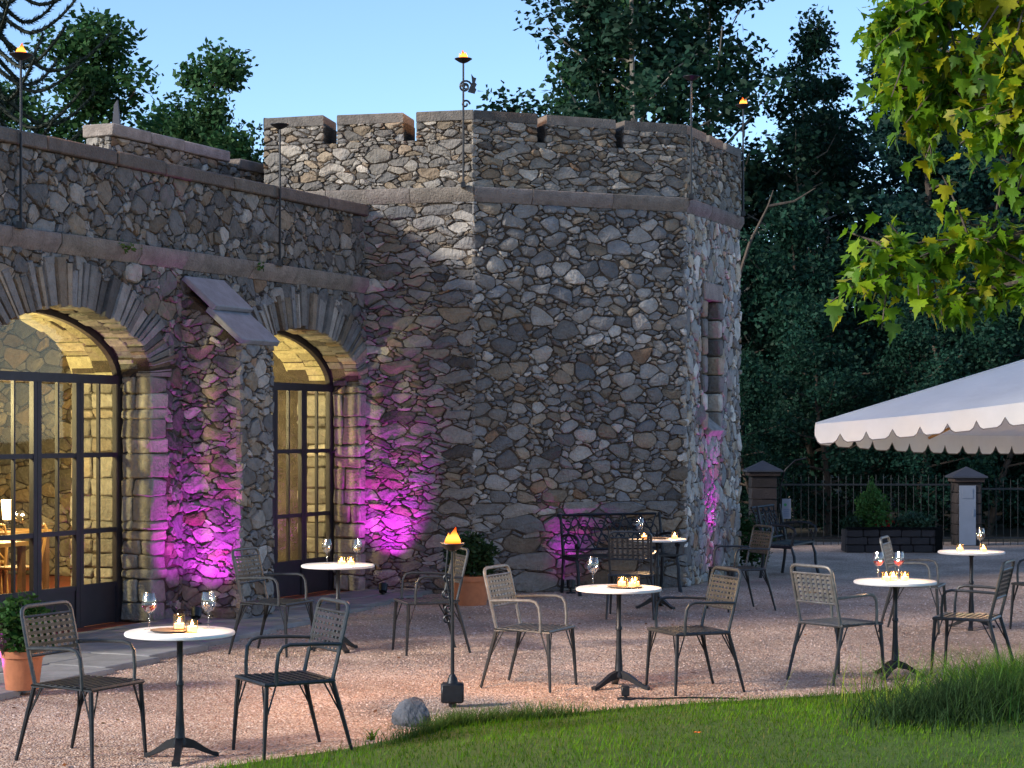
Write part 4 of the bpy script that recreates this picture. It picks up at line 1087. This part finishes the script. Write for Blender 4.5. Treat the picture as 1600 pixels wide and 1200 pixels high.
# ------------------------------------------------------------------ parasol
def parasol():
    P = Vector((2.53, 16, 1.95)); e1 = Vector((1.36, -1.4, .19)).normalized(); e2 = Vector((2.27, 2, -.10)).normalized(); S = 3.1
    c1, c2, c3 = P+e1*S, P+e2*S, P+e1*S+e2*S; ctr = (P+c3)/2; up = e1.cross(e2).normalized(); apex = ctr+up*.58
    base = Vector((ctr.x, ctr.y, 0)); g = thing('parasol', 'large white square parasol with scalloped valance', 'parasol', base)
    corners = [P, c1, c3, c2]; K = 12
    mb = MB()
    for i in range(4):
        a, b = corners[i], corners[(i+1) % 4]
        for u in range(K):
            for v in range(K):
                def pt(u_, v_):
                    e = a.lerp(b, u_/K); q = e.lerp(apex, v_/K); f = v_/K
                    sag = .05*math.sin(math.pi*f)*(1-.0)*math.sin(math.pi*u_/K) + .03*math.sin(math.pi*u_/K)*(1-f)
                    return q-up*sag
                p = [pt(u, v), pt(u+1, v), pt(u+1, v+1), pt(u, v+1)]
                mb.add(p, [(0, 1, 2, 3)] if v < K-1 else [(0, 1, 2)])
    cn = mb.build('canopy', M_canvas, g, 60, base)
    for q in corners:
        sm = MB(); sm.tube([q-base+up*.004, q.lerp(apex, .5)-base+up*.004, apex-base+up*.004], .008, 5); sm.build('seam', M_canvas, cn)
    for i in range(4):
        a, b = corners[i], corners[(i+1) % 4]; L = (b-a).length; nsc = 12; mb = MB(); sub = 8; H = .17; od = (a.lerp(b, .5)-ctr).normalized()
        vs = []; n_ = nsc*sub
        for j in range(n_+1):
            f = j/n_; q = a.lerp(b, f)-up*(.03*math.sin(math.pi*f)); s_ = (j % sub)/sub; hem = H*(1-.42*max(0, 1-min(s_, 1-s_)*5.0)**1.4)
            w = od*(.012*math.sin(f*37))
            vs += [q+od*.003, q-Z*hem*.5+od*.012+w*.5, q-Z*hem+od*.01+w]
        mb.add(vs, [(3*j, 3*j+1, 3*j+4, 3*j+3) for j in range(n_)]+[(3*j+1, 3*j+2, 3*j+5, 3*j+4) for j in range(n_)])
        va = mb.build('valance', M_canvas, g, 60, base)
        pm = MB(); pm.tube([vs[3*j+2]-base for j in range(n_+1)], .004, 4); pm.build('piping', M_ltrim, va)
    mb = MB(); mb.tube([base+Z*.05, base+Z*2.0, apex+up*.08], [.03, .028, .022], 10); mb.build('pole', M_wood2, g, 40, base)
    mb = MB(); mb.box(base+Z*.04, (.6, .6, .08)); mb.lathe([(.05, .08), (.045, .3), (.03, .31)], 14, base); mb.build('base', M_iron, g, None, base)
    hub = ctr+up*.1
    for q in corners+[(corners[i]+corners[(i+1) % 4])/2 for i in range(4)]:
        mb = MB(); mb.tube([apex-up*.05, apex.lerp(q, .5)-up*.13, q-up*.07], .013, 6); mb.build('rib', M_wood2, g, None, base)
parasol()

# ------------------------------------------------------------------ far side: pillars, fence, planter, sign
def gate_pillar(label, x, y, w, h, panel):
    g = thing('gate_pillar', label, 'pillar', (x, y, 0), 0, 'gate pillars'); mb = MB()
    X, Yv = Vector((1, 0, 0)), Vector((0, 1, 0)); z = 0
    rg = np.random.default_rng(int(x*10))
    for k in range(6):
        hh = (h-.18)/6; b = MB(); t = rg.uniform(.8, 1.3); b.cblock(Vector((0, 0, z+hh/2)), X, Yv, Z, w/2, w/2, hh/2-.003, .012, .003, (t, t*.9, t*.8), rg); b.build('pillar_block', M_brickd, g, 40); z += hh
    b = MB(); b.cblock(Vector((0, 0, h-.14)), X, Yv, Z, w/2+.05, w/2+.05, .035, .01, 0, (1.4, 1.1, .9)); b.build('cornice', M_brickd, g, 40)
    b = MB(); q = w/2+.09; b.add([(-q, -q, h-.105), (q, -q, h-.105), (q, q, h-.105), (-q, q, h-.105), (0, 0, h+.08), (-q, -q, h-.08), (q, -q, h-.08), (q, q, h-.08), (-q, q, h-.08)], [(3, 2, 1, 0), (0, 1, 6, 5), (1, 2, 7, 6), (2, 3, 8, 7), (3, 0, 5, 8), (5, 6, 4), (6, 7, 4), (7, 8, 4), (8, 5, 4)]); b.build('cap', mat('dark_slate', (.035, .038, .05), .6, var=.2), g)
    if panel:
        b = MB(); b.box((-.03, -w/2-.012, .5), (.27, .02, .98)); pl = b.build('panel', M_white, g)
        b = MB(); b.box((-.03, -w/2-.027, .86), (.17, .01, .16)); b.box((.06, -w/2-.03, .55), (.02, .02, .12)); b.build('hatch', M_white, pl)
    return g
gate_pillar('square stone gate pillar with a slate cap behind the far bench', 4.14, 31.7, .42, 1.32, False)
gate_pillar('square gate pillar with a pale panel on its front beyond the planter', 7.5, 31.7, .4, 1.22, True)
def fence(label, x0, x1, y, h):
    g = thing('iron_fence', label, 'fence', ((x0+x1)/2, y, 0), 0, 'iron railings'); o = (x0+x1)/2
    for z in (.12, h-.12):
        b = MB(); b.box((0, 0, z), (x1-x0, .03, .03)); b.build('rail', M_iron, g)
    n = int((x1-x0)/.12); b = MB(); b.tube([(0, 0, 0), (0, 0, h-.03), (0, 0, h+.05)], [.0065, .0065, .001], 5); me = b.mesh('railing_bar', M_iron)
    for k in range(n+1): link('railing_bar', me, g, (x0-o+(x1-x0)*k/n, 0, 0))
fence('iron railing with pointed bars between the two gate pillars', 4.4, 7.25, 31.7, 1.12)
fence('iron railing with pointed bars running on past the panelled pillar', 7.75, 12.2, 31.7, 1.05)
b = MB(); b.tube([(4.42, 31.6, 0), (4.42, 31.6, 1.0), (4.5, 31.6, 1.25), (4.66, 31.6, 1.4), (4.85, 31.6, 1.44)], .014, 6); tag(b.build('curved_gate_rod', M_iron, None, 40, (4.42, 31.6, 0), (4.42, 31.6, 0)), 'thin curved iron rod rising beside the far stone pillar', 'rod')
g = thing('notice_sign', 'small pale notice with a green mark hung on the railing', 'sign', (4.52, 31.62, .44))
b = MB(); b.box((0, 0, .165), (.145, .012, .33)); b.build('sign_plate', M_white, g)
b = MB(); b.add([(.024*math.cos(a)-.02, -.009, .23+.024*math.sin(a)) for a in np.linspace(0, 6.28, 13)[:-1]], [tuple(range(12))]); b.build('green_mark', M_green, g)
b = MB()
for k in range(4): b.box((.0, -.0085, .15-.035*k), (.1-.02*(k % 2), .004, .012))
b.build('print_lines', M_ink, g)
b = MB(); b.tube([(0, .02, -.44), (0, .02, .1)], .01, 6); b.build('post', M_iron, g)

pl = thing('stone_planter', 'long dark stone planter with pale rim in front of the railing', 'planter', (5.92, 30.0, 0))
X, Yv = Vector((1, 0, 0)), Vector((0, 1, 0)); pr = np.random.default_rng(6)
for r_ in range(3):
    x = -.74
    while x < .73:
        l = min(pr.uniform(.2, .36), .74-x); l = .74-x if .74-x-l < .1 else l
        for yy in (-.22, .22):
            b = MB(); c = Vector((x+l/2, yy, .06+r_*.12)); t = pr.uniform(.7, 1.3); b.cblock(c, X, Yv, Z, l/2-.004, .05, .056, .012, .003, (t, t*.92, t*.88), pr); b.build('block', M_brickd, pl, 40, c, c)
        x += l
for x in (-.69, .69):
    b = MB(); b.cblock(Vector((x, 0, .18)), X, Yv, Z, .05, .17, .175, .01, .002, (1.1, 1, .95)); b.build('end_block', M_brickd, pl, 40)
for x in (-.37, .37):
    b = MB(); b.box((x, -.22, .378), (.735, .12, .035)); b.build('rim', M_ashlar, pl)
b = MB(); b.box((.69, -.24, .19), (.11, .1, .37)); b.build('corner_post', M_ashlar, pl)
b = MB(); b.add([(-.7, -.17, .35), (.7, -.17, .35), (.7, .17, .35), (-.7, .17, .35)], [(0, 1, 2, 3)]); b.build('soil', M_soil, pl)
def planted(name, label, loc, n, rx, rz, leaf, col, seed, cat='shrub', matl=None, cone=0.0):
    g = thing(name, label, cat, loc); b = MB(); b.tube([(0, 0, -.02), (0, 0, rz)], [.015, .006], 5); b.build('stem', M_bark, g)
    o = shrub('foliage', g, n, rx, rz, 0, leaf, col, seed)
    if cone:
        co = np.zeros(len(o.data.vertices)*3, np.float32); o.data.vertices.foreach_get('co', co); co = co.reshape(-1, 3)
        k = 1-cone*np.clip(co[:, 2]/(2*rz), 0, 1); co[:, 0] *= k*1.25; co[:, 1] *= k*1.25; o.data.vertices.foreach_set('co', co.ravel())
    return g
planted('conical_shrub', 'bright green conical shrub growing in the planter', (5.62, 30.0, .35), 2200, .3, .38, .07, (.05, .13, .03), 3, cone=.75)
planted('low_shrub', 'rounded grey green shrub at the panelled pillar end of the planter', (6.28, 30.0, .35), 1500, .28, .13, .06, (.04, .08, .045), 4)
planted('low_shrub', 'low dark shrub at the far bench end of the planter', (5.36, 30.0, .35), 900, .2, .11, .06, (.025, .055, .03), 5)
g = thing('red_flower', 'cluster of red flowers in the planter', 'flower', (5.83, 29.95, .35))
link('bloom', leaf_mesh('bloom', rng.normal(0, 1, (70, 3))*np.array([.07, .05, .04])+np.array([0, 0, .1]), .05, (.35, .015, .02), np.ones(70)), g); b = MB(); b.tube([(0, 0, -.01), (0, 0, .1)], .008, 5); b.build('stem', M_bark, g)
planted('box_shrub', 'rounded dark green shrub at the foot of the tower by the far bench', (3.35, 26.8, 0), 1900, .3, .36, .06, (.03, .075, .02), 7)

# ------------------------------------------------------------------ inside the room
def dining_table(label, t, d):
    o = fp(t, d, .02); g = thing('dining_table', label, 'table', o, math.atan2(W.y, W.x)); b = MB(); b.box((0, 0, .74), (.8, .8, .04)); b.build('tabletop', M_wood2, g)
    for sx in (-1, 1):
        for sy in (-1, 1):
            b = MB(); b.bar((sx*.35, sy*.35, 0), (sx*.35, sy*.35, .72), .06, .06); b.build('leg', M_wood, g)
    return g
def dining_chair(label, t, d, rz):
    g = thing('dining_chair', label, 'chair', fp(t, d, .02), rz, 'wooden chairs inside the room'); b = MB(); b.lathe([(0, .44), (.2, .44), (.21, .455), (.2, .47), (0, .47)], 16); b.build('seat', M_wood2, g, 40)
    for sx in (-1, 1):
        b = MB(); b.tube([(sx*.16, .16, .44), (sx*.19, .19, 0)], .015, 6); b.build('leg', M_wood2, g, 40)
        b = MB(); b.tube([(sx*.2, -.22, 0), (sx*.17, -.17, .44)], .015, 6); b.build('leg', M_wood2, g, 40)
    b = MB(); b.tube([(-.17, -.17, .44), (-.19, -.22, .7), (-.15, -.25, .86), (0, -.26, .9), (.15, -.25, .86), (.19, -.22, .7), (.17, -.17, .44)], .016, 6)
    b.tube([(-.16, -.18, .5), (.14, -.24, .84)], .01, 5); b.tube([(.16, -.18, .5), (-.14, -.24, .84)], .01, 5); b.build('backrest', M_wood2, g, 40)
def table_lamp(label, t, d, power=22):
    g = thing('table_lamp', label, 'lamp', fp(t, d, .78), 0, 'glowing table lamps inside'); b = MB(); b.lathe([(0, 0), (.05, 0), (.05, .015), (.012, .025), (.01, .14), (0, .14)], 14); b.build('lamp_base', M_iron, g, 40)
    b = MB(); b.lathe([(.05, .12), (.07, .34), (.068, .34), (.048, .12)], 16); b.build('lamp_shade', mat('lit_shade', (.9, .75, .5), .6, emit=(1, .66, .3), estr=5), g, 40)
    ld = bpy.data.lights.new('lamp_light', 'POINT'); ld.energy = power; ld.color = (1, .68, .3); ld.shadow_soft_size = .06; link('lamp_light', ld, g, (0, 0, .42))
dining_table('square wooden table inside behind the wide door', -4.6, -1.9); dining_table('square wooden table further inside the room', -2.6, -3.2); dining_table('square wooden table inside behind the half hidden door', -.75, -2.0)
dining_chair('bentwood chair with crossed back behind the wide door', -3.8, -1.95, math.atan2(-W.x, W.y)*0+2.0); dining_chair('bentwood chair between the inner tables', -3.3, -2.8, .4); dining_chair('bentwood chair behind the half hidden door', -1.4, -1.75, -1.2)
table_lamp('glowing lamp on the table behind the wide door', -4.75, -1.8); table_lamp('glowing lamp on the table deep in the room', -2.6, -3.1); table_lamp('glowing lamp on the table behind the half hidden door', -.7, -2.0)
def wall_lamp(label, p, nrm, power):
    g = thing('wall_lamp', label, 'lamp', p, 0, 'warm lamps on the inner walls'); b = MB(); b.bar(Vector((0, 0, 0)), nrm*.12, .04, .04); b.build('arm', M_iron, g)
    b = MB(); b.lathe([(.03, -.06), (.06, .08), (.055, .08), (.028, -.05)], 14, nrm*.14); b.build('lamp_shade', MATS['lit_shade'], g, 40)
    ld = bpy.data.lights.new('lamp_light', 'POINT'); ld.energy = power; ld.color = (1, .82, .36); ld.shadow_soft_size = .08; link('lamp_light', ld, g, nrm*.16+Z*.14)
wall_lamp('warm wall lamp inside beside the wide door', fp(-6.95, -TH-.02, 2.0), -NF, 270)
wall_lamp('warm wall lamp inside between the two doors', fp(-3.0, -TH-.02, 2.0), -NF, 270)

# ------------------------------------------------------------------ trees
def tree_proto(seed, H=10.0, spread=2.6, n_limb=22, n_leaf=9000, leaf=.2, col=(.03, .07, .022), bark=None, z_lo=.25, clump=.55, taper=.5, sub=5, trunk_r=.16, up=.5):
    r_ = np.random.default_rng(seed); b = MB(); pts = []; x = y = 0.0
    for k in range(9):
        pts.append((x, y, H*.96*k/8)); x += r_.normal(0, .1); y += r_.normal(0, .1)
    b.tube(pts, [trunk_r*(1-.9*k/8) for k in range(9)], 7)
    tips = [(np.array(pts[-1]), .8)]
    for i in range(n_limb):
        f = z_lo+(1-z_lo)*(i+r_.random())/n_limb; zz = H*.95*f; k = min(7, int(f*.95*8)); p0 = np.array(pts[k])+(np.array(pts[k+1])-np.array(pts[k]))*((f*.95*8) % 1 if k < 7 else .5)
        a = i*2.4+r_.normal(0, .4); prof = (math.sin(math.pi*min(1, (f-z_lo*.7)/(1-z_lo*.7))**taper))**.8
        L = spread*max(.22, prof)*r_.uniform(.65, 1.15); d = np.array([math.cos(a), math.sin(a), up*r_.uniform(.3, 1.3)])
        p1 = p0+d*L*.55+np.array([0, 0, -.03*L]); p2 = p0+d*L+r_.normal(0, .12, 3)
        b.tube([tuple(p0), tuple(p1), tuple(p2)], [trunk_r*.42*(1-f*.6), trunk_r*.25*(1-f*.6), .012], 5)
        for q in range(sub):
            g_ = r_.uniform(.35, 1.08); pq = p0+(p2-p0)*g_+r_.normal(0, .32, 3)*L*.3; tips.append((pq, r_.uniform(.5, 1.1)))
    per = max(6, n_leaf//len(tips)); P = []; S = []
    for (c, w) in tips:
        m = int(per*w*1.2); u = r_.normal(0, 1, (m, 3)); u /= np.maximum(np.linalg.norm(u, axis=1)[:, None], .01); u *= (r_.random((m, 1))**.45)
        P.append(c+u*clump*w*np.array([1.1, 1.1, .75])); S.append(np.full(m, r_.uniform(.7, 1.35)))
    P = np.concatenate(P); S = np.concatenate(S)
    return b.mesh('trunk', bark or M_bark, 40), leaf_mesh('crown', P, leaf, col, S, aspect=.6), H
PROTO = {
    'broad': tree_proto(1, 10, 2.7, 24, 18000, .145, (.03, .085, .026), clump=.6),
    'broad2': tree_proto(2, 10, 2.9, 26, 17000, .15, (.03, .082, .028), clump=.62, sub=5),
    'airy': tree_proto(3, 12, 2.2, 30, 9500, .15, (.014, .046, .025), M_bark_pale, .3, .5, .45, 5, .11, .8),
    'airy2': tree_proto(4, 12, 2.5, 30, 10500, .15, (.013, .042, .025), M_bark_pale, .25, .55, .5, 5, .12, .7),
    'dense': tree_proto(5, 10, 3.0, 30, 21000, .15, (.008, .034, .028), None, .08, .7, .6, 6, .2, .2),
    'dense2': tree_proto(6, 10, 3.2, 30, 21000, .155, (.008, .032, .03), None, .06, .75, .7, 6, .2, .15),
    'high': tree_proto(9, 12, 2.9, 22, 9000, .2, (.02, .055, .02), None, .62, .7, .6, 5, .2, .4),
    'bushy': tree_proto(8, 5, 2.3, 22, 17000, .1, (.011, .042, .027), None, .03, .55, .8, 6, .09, .3),
}
def tree(name, label, proto, x, y, h, w=1.0, rz=0.0, group=None):
    tm, cm, H = PROTO[proto]; g = thing(name, label, 'tree', (x, y, -.05), rz, group); s = h/H; g.scale = (s*w, s*w, s)
    link('trunk', tm, g); link('crown', cm, g); return g
GW = 'trees of the dark wood beyond the railing'
TREES = [
    ('broadleaf_tree', 'full green broadleaf tree above the wide door, against the sky', 'broad', -8.8, 40, 10.9, 1.0, .4, 'trees behind the wing'),
    ('broadleaf_tree', 'spreading green tree with open edge behind the pale parapet', 'broad2', -6.1, 38.5, 9.9, .8, 2.0, 'trees behind the wing'),
    ('broadleaf_tree', 'deeper green broadleaf tree between the two behind the wing', 'broad', -7.5, 44, 9.8, 1.0, 1.5, 'trees behind the wing'),
    ('broadleaf_tree', 'green broadleaf tree rising beside the monkey puzzle', 'broad2', -11.6, 42, 9.8, 1.0, .9, 'trees behind the wing'),
    ('tall_tree', 'tall airy dark tree behind the tower with sky gaps', 'airy2', 2.9, 40, 14.2, 1.05, .3, GW),
    ('tall_tree', 'full dark tree behind the middle of the tower', 'broad', 2.6, 43, 14.0, .62, .8, GW),
    ('tall_tree', 'tall slender tree over the tower battlements, right of the scrolled torch', 'airy', 1.75, 41, 12.0, .85, 1.2, GW),
    ('tall_tree', 'tall pale stemmed tree behind the far torch of the tower', 'airy', 4.2, 42, 14.5, .95, 2.2, GW),
    ('tall_tree', 'slim pale trunked tree just past the tower edge', 'airy2', 6.1, 42, 11.4, .8, 4.0, GW),
    ('tall_tree', 'airy tree with a rounded top against the sky gap', 'airy', 7.3, 44, 10.7, 1.0, 5.0, GW),
    ('tree_top', 'small far tree top peeping over the battlements', 'broad', .6, 66, 13.0, .6, 5.0, None),
    ('wood_tree', 'dense dark evergreen beyond the planter', 'dense', 8.6, 40, 9.6, 1.0, .0, GW),
    ('wood_tree', 'dense dark evergreen behind the parasol', 'dense2', 10.9, 41, 11.0, 1.0, 1.0, GW),
    ('wood_tree', 'dark tree filling the wood behind the panelled pillar', 'dense', 12.6, 43, 12.0, 1.1, 2.0, GW),
    ('wood_tree', 'dark evergreen deep in the wood past the tower edge', 'dense2', 5.2, 45, 8.6, 1.1, 3.0, GW),
    ('wood_tree', 'dark evergreen deep in the wood behind the conical shrub', 'dense', 7.4, 47, 10.0, 1.2, 4.0, GW),
    ('wood_tree', 'tall dark evergreen at the back of the wood', 'dense2', 10.2, 49, 12.4, 1.1, 5.0, GW),
    ('wood_tree', 'dark evergreen behind the tower battlements', 'dense', 3.2, 46, 8.4, 1.0, .5, GW),
    ('wood_tree', 'dark evergreen at the outer edge of the wood', 'dense2', 14.8, 45, 12.0, 1.1, .5, GW),
    ('wood_bush', 'leafy bush between the far bench and the stone pillar', 'bushy', 4.4, 34.2, 3.3, .8, .0, GW),
    ('wood_bush', 'leafy bush behind the notice sign', 'bushy', 5.7, 34.8, 4.2, .9, 1.0, GW),
    ('wood_bush', 'leafy bush behind the planter', 'bushy', 7.1, 34.5, 3.8, .9, 2.0, GW),
    ('wood_bush', 'leafy bush behind the panelled pillar', 'bushy', 8.6, 34.8, 4.4, 1.0, 3.0, GW),
    ('wood_bush', 'leafy bush behind the far railing', 'bushy', 10.2, 34.6, 4.0, 1.0, 4.0, GW),
    ('wood_bush', 'leafy bush at the end of the far railing', 'bushy', 11.9, 34.8, 4.3, 1.0, 5.0, GW),
    ('wood_bush', 'tall leafy bush under the slim pale trunked tree', 'bushy', 5.9, 37.5, 6.4, .8, .7, GW),
    ('wood_bush', 'tall leafy bush under the dense evergreen', 'bushy', 8.0, 37.2, 6.0, .9, 1.7, GW),
    ('wood_bush', 'tall leafy bush beside the tower edge', 'bushy', 4.0, 37.4, 5.6, .8, 2.7, GW),
    ('wood_bush', 'tall leafy bush behind the parasol', 'bushy', 10.3, 37.4, 6.4, .9, 3.7, GW),
    ('added_shade_tree', 'tall high crowned tree added out of view to shade the parasol', 'high', -15.0, 8.2, 17.0, 1.05, 1.3, 'unseen trees added for their shade'),  # added outside the view to keep the sun off the parasol
    ('added_shade_tree', 'unseen tree added behind the wing to shade the gate pillars', 'broad', -12.0, 25.0, 11.5, 1.0, 2.9, 'unseen trees added for their shade'),  # unseen tree, added so the pillars and railing lie in shade
]
for T in TREES: tree(*T)
mb = MB(); mb.add([(-60, 32.6, .004), (80, 32.6, .004), (80, 60, .004), (-60, 60, .004)], [(0, 1, 2, 3)]); tag(mb.build('woodland_floor', mat('leaf_mould', (.025, .022, .014), .95, var=.4, vscale=2), None), kind='structure')
# wooded slope behind everything
xs = np.linspace(-70, 90, 60); ys = np.linspace(52, 150, 16); vs = []
for yy in ys:
    for xx in xs:
        vs.append((xx, yy, -.2+(yy-52)*.09*(1/(1+math.exp(-(xx-4)/3)))+.5*math.sin(xx*.3)*math.cos(yy*.2)))
fs = [(j*60+i, j*60+i+1, (j+1)*60+i+1, (j+1)*60+i) for j in range(15) for i in range(59)]
mb = MB(); mb.add(vs, fs); tag(mb.build('hillside', mat('forest_floor', (.02, .03, .014), .95, var=.4, vscale=1.5), None, 60), kind='structure')
n = 9000; px_ = rng.uniform(-2, 30, n); py_ = rng.uniform(47, 62, n); pz_ = rng.random(n)**.8*(4+np.clip(px_, 0, 14)*.35)
tag(link('far_wood', leaf_mesh('far_wood', np.stack([px_, py_, pz_], 1), .6, (.014, .036, .02), rng.uniform(.6, 1.3, n))), 'dark far wood closing the view beyond the railing', 'wood', kind='stuff')
# bare pale branch beside the tower
b = MB(); b.tube([(4.3, 36, 0), (4.15, 36, 3.0), (4.2, 36, 4.6), (4.45, 36, 5.4), (4.8, 36, 6.1), (4.9, 36, 6.4)], [.06, .05, .04, .032, .02, .008], 6); b.tube([(4.8, 36, 6.1), (5.3, 36.1, 6.2), (5.7, 36.1, 6.45)], [.03, .02, .008], 5)
tag(b.build('bare_stem', M_bark, None, 40), 'bare pale leaning stem beside the tower edge', 'branch')

# monkey puzzle tree at the left
def monkey_puzzle():
    g = thing('monkey_puzzle_tree', 'dark monkey puzzle tree with curving scaly branches behind the lit wall torch', 'tree', (-9.0, 33, 0)); r_ = np.random.default_rng(4)
    b = MB(); b.tube([(0, 0, 0), (.05, 0, 6), (0, 0, 11.5)], [.2, .14, .04], 8); b.build('trunk', M_bark, g, 40)
    V_, F_, T_ = [], [], []
    cb = MB()
    for i in range(76):
        z0 = 5.6+5.6*i/75; a = i*2.4; L = r_.uniform(1.5, 2.4)*(1.15-.5*(z0-5)/7); pts = []
        for k in range(15):
            f = k/14; rr = L*f; zz = z0+.1-.75*math.sin(f*2.0)*L*.55+.55*L*max(0, f-.45)**1.3*1.6
            pts.append(np.array([rr*math.cos(a+.15*f), rr*math.sin(a+.15*f), zz]))
        cb.tube([tuple(p) for p in pts], [.045*(1-.5*k/14) for k in range(15)], 5)
        for k in range(1, 14):
            for m in range(14):
                t = pts[k+1]-pts[k]; t /= np.linalg.norm(t); s = np.cross(t, r_.normal(0, 1, 3)); s /= np.linalg.norm(s); w = np.cross(t, s)
                p = pts[k]+(pts[k+1]-pts[k])*r_.random(); o = len(V_)
                V_ += [p-w*.022, p+w*.022, p+s*.085+t*.075]; F_.append((o, o+1, o+2)); T_ += [(.01, .02, .013)]*3
    cb.build('branches', mat('scaly_branch', (.018, .026, .016), .8), g)
    link('crown', np_mesh('crown', np.array(V_), np.array(F_), M_leaf, np.array(T_)), g)
monkey_puzzle()

# ------------------------------------------------------------------ overhanging maple near the camera
def maple():
    g = thing('maple_tree', 'maple with yellow green lobed leaves reaching over the lawn', 'tree', (5.4, 9.2, 0)); O = Vector((5.4, 9.2, 0)); r_ = np.random.default_rng(12)
    b = MB(); b.tube([(0, 0, -.05), (.05, 0, 1.5), (-.05, 0, 3.2), (0, .05, 5.5), (.1, .1, 7.5)], [.22, .17, .15, .1, .03], 10); b.build('trunk', M_bark, g, 40)
    limbs = [
        ([(5.4, 9.2, 2.7), (4.3, 9.0, 3.05), (3.2, 8.9, 2.98), (2.5, 8.8, 2.82), (2.0, 8.72, 2.72), (1.66, 8.68, 2.63)], 64, .36, 1.55),
        ([(3.2, 8.9, 2.98), (2.7, 8.7, 2.66), (2.3, 8.6, 2.56), (1.98, 8.6, 2.5)], 24, .2, 1.8),
        ([(5.4, 9.2, 3.3), (4.2, 9.1, 3.8), (3.0, 8.9, 3.75), (2.35, 8.8, 3.6), (1.82, 8.75, 3.45)], 115, .45, 1.75),
        ([(5.4, 9.2, 3.6), (4.1, 8.7, 4.2), (2.9, 8.5, 4.1), (2.25, 8.4, 3.9), (1.7, 8.4, 3.72)], 115, .5, 1.65),
        ([(5.4, 9.2, 3.4), (4.3, 8.5, 3.6), (3.1, 8.3, 3.5), (2.5, 8.3, 3.35), (2.2, 8.3, 3.3)], 100, .42, 1.95),
        ([(5.4, 9.2, 4.0), (4.2, 9.3, 4.7), (3.0, 9.1, 4.55), (2.3, 9.0, 4.3), (1.95, 9.0, 4.1)], 90, .5, 1.85),
        ([(5.4, 9.2, 3.0), (4.4, 9.4, 3.2), (3.4, 9.2, 3.2), (2.8, 9.1, 3.1), (2.5, 9.05, 3.0)], 12, .3, 2.4),
        ([(5.4, 9.2, 4.5), (6.3, 9.6, 5.2), (7.0, 10, 5.5)], 30, .7, 5.6), ([(5.4, 9.2, 4.8), (5.2, 8.2, 5.6), (5.0, 7.6, 6.0)], 30, .7, 4),
    ]
    leaves = []
    for (pl, nt, tl, xmin) in limbs:
        p = [Vector(q)-O for q in pl]; b = MB(); m = len(p); b.tube(p, [.055*(1-.88*k/(m-1)) for k in range(m)], 6)
        for i in range(nt):
            f = (i+r_.random())/nt; f = (.33+.67*f) if xmin < 3 else .25+.75*f; ff = f*(m-1); k = min(m-2, int(ff)); q = p[k].lerp(p[k+1], ff-k); d = (p[k+1]-p[k]).normalized()
            v = (d*.6+Vector(r_.normal(0, .55, 3))+Vector((0, 0, -.05))).normalized(); L = tl*r_.uniform(.5, 1.1); e = q+v*L
            if (e+O).x < xmin-.12: e = q+v*L*.4
            b.tube([q, q.lerp(e, .5)+Vector((0, 0, .02)), e], [.007, .005, .003], 4)
            for s in range(int(7+L*24)):
                h = (s+r_.random())/int(7+L*24); c = q.lerp(e, .15+.9*h)+Vector(r_.normal(0, .035, 3)); leaves.append(c)
        b.build('limb', M_bark, g, 40)
    # lobed leaf outline
    out = [(0, 0), (.16, .02), (.36, -.02), (.3, .12), (.5, .3), (.34, .34), (.36, .46), (.16, .42), (.2, .62), (.1, .68), (0, 1.0)]
    out = out+[(-x, y) for x, y in reversed(out[1:-1])]
    base = np.array([(x, y, .22*abs(x)-.28*y*y) for x, y in out]+[(0, .34, -.02)]); nv = len(base); fc = [(k, (k+1) % (nv-1), nv-1) for k in range(nv-1)]
    pal = [(.13, .26, .01), (.085, .19, .012), (.2, .31, .01), (.34, .34, .012), (.055, .13, .014)]
    meshes = []
    for t in pal: meshes.append(np_mesh('leaf', base, np.array(fc), M_maple, np.tile(np.array(t), (nv, 1))))
    def mtx(c):
        size = r_.uniform(.05, .11); yaw = r_.uniform(0, 6.283); M = Matrix.Rotation(yaw, 4, 'Z') @ Matrix.Rotation(r_.normal(-.65, .5), 4, 'X') @ Matrix.Rotation(r_.normal(0, .4), 4, 'Y')
        return Matrix.Translation(c) @ M @ Matrix.Scale(size, 4)
    def inview(c): w = c+O; u = 800+3000*w.x/w.y; v = 672-3000*(w.z-1.9)/w.y; return -20 < u < 1600 and -20 < v < 1200
    leaves.sort(key=lambda c: (not inview(c), (c+O).y))
    BV, BF, BT = [], [], []; o = 0
    for i, c in enumerate(leaves):
        M = mtx(c); w = c+O
        yel = math.exp(-((w.x-2.35)**2/.16+(w.z-3.65)**2/.07))
        k = int(r_.choice(5, p=[.3, .25, .2, .08, .17])) if r_.random() > yel*.75 else 3
        if i < 300:
            q = link('leaf', meshes[k], g); q.matrix_local = M
        else:
            A = np.array(M); BV.append(base @ A[:3, :3].T+A[:3, 3]); BF.append(np.array(fc)+o); BT.append(np.tile(np.array(pal[k]), (nv, 1))); o += nv
    tag(link('more_leaves', np_mesh('more_leaves', np.concatenate(BV), np.concatenate(BF), M_maple, np.concatenate(BT)), g), kind='stuff')
    print('maple leaves', len(leaves))
maple()
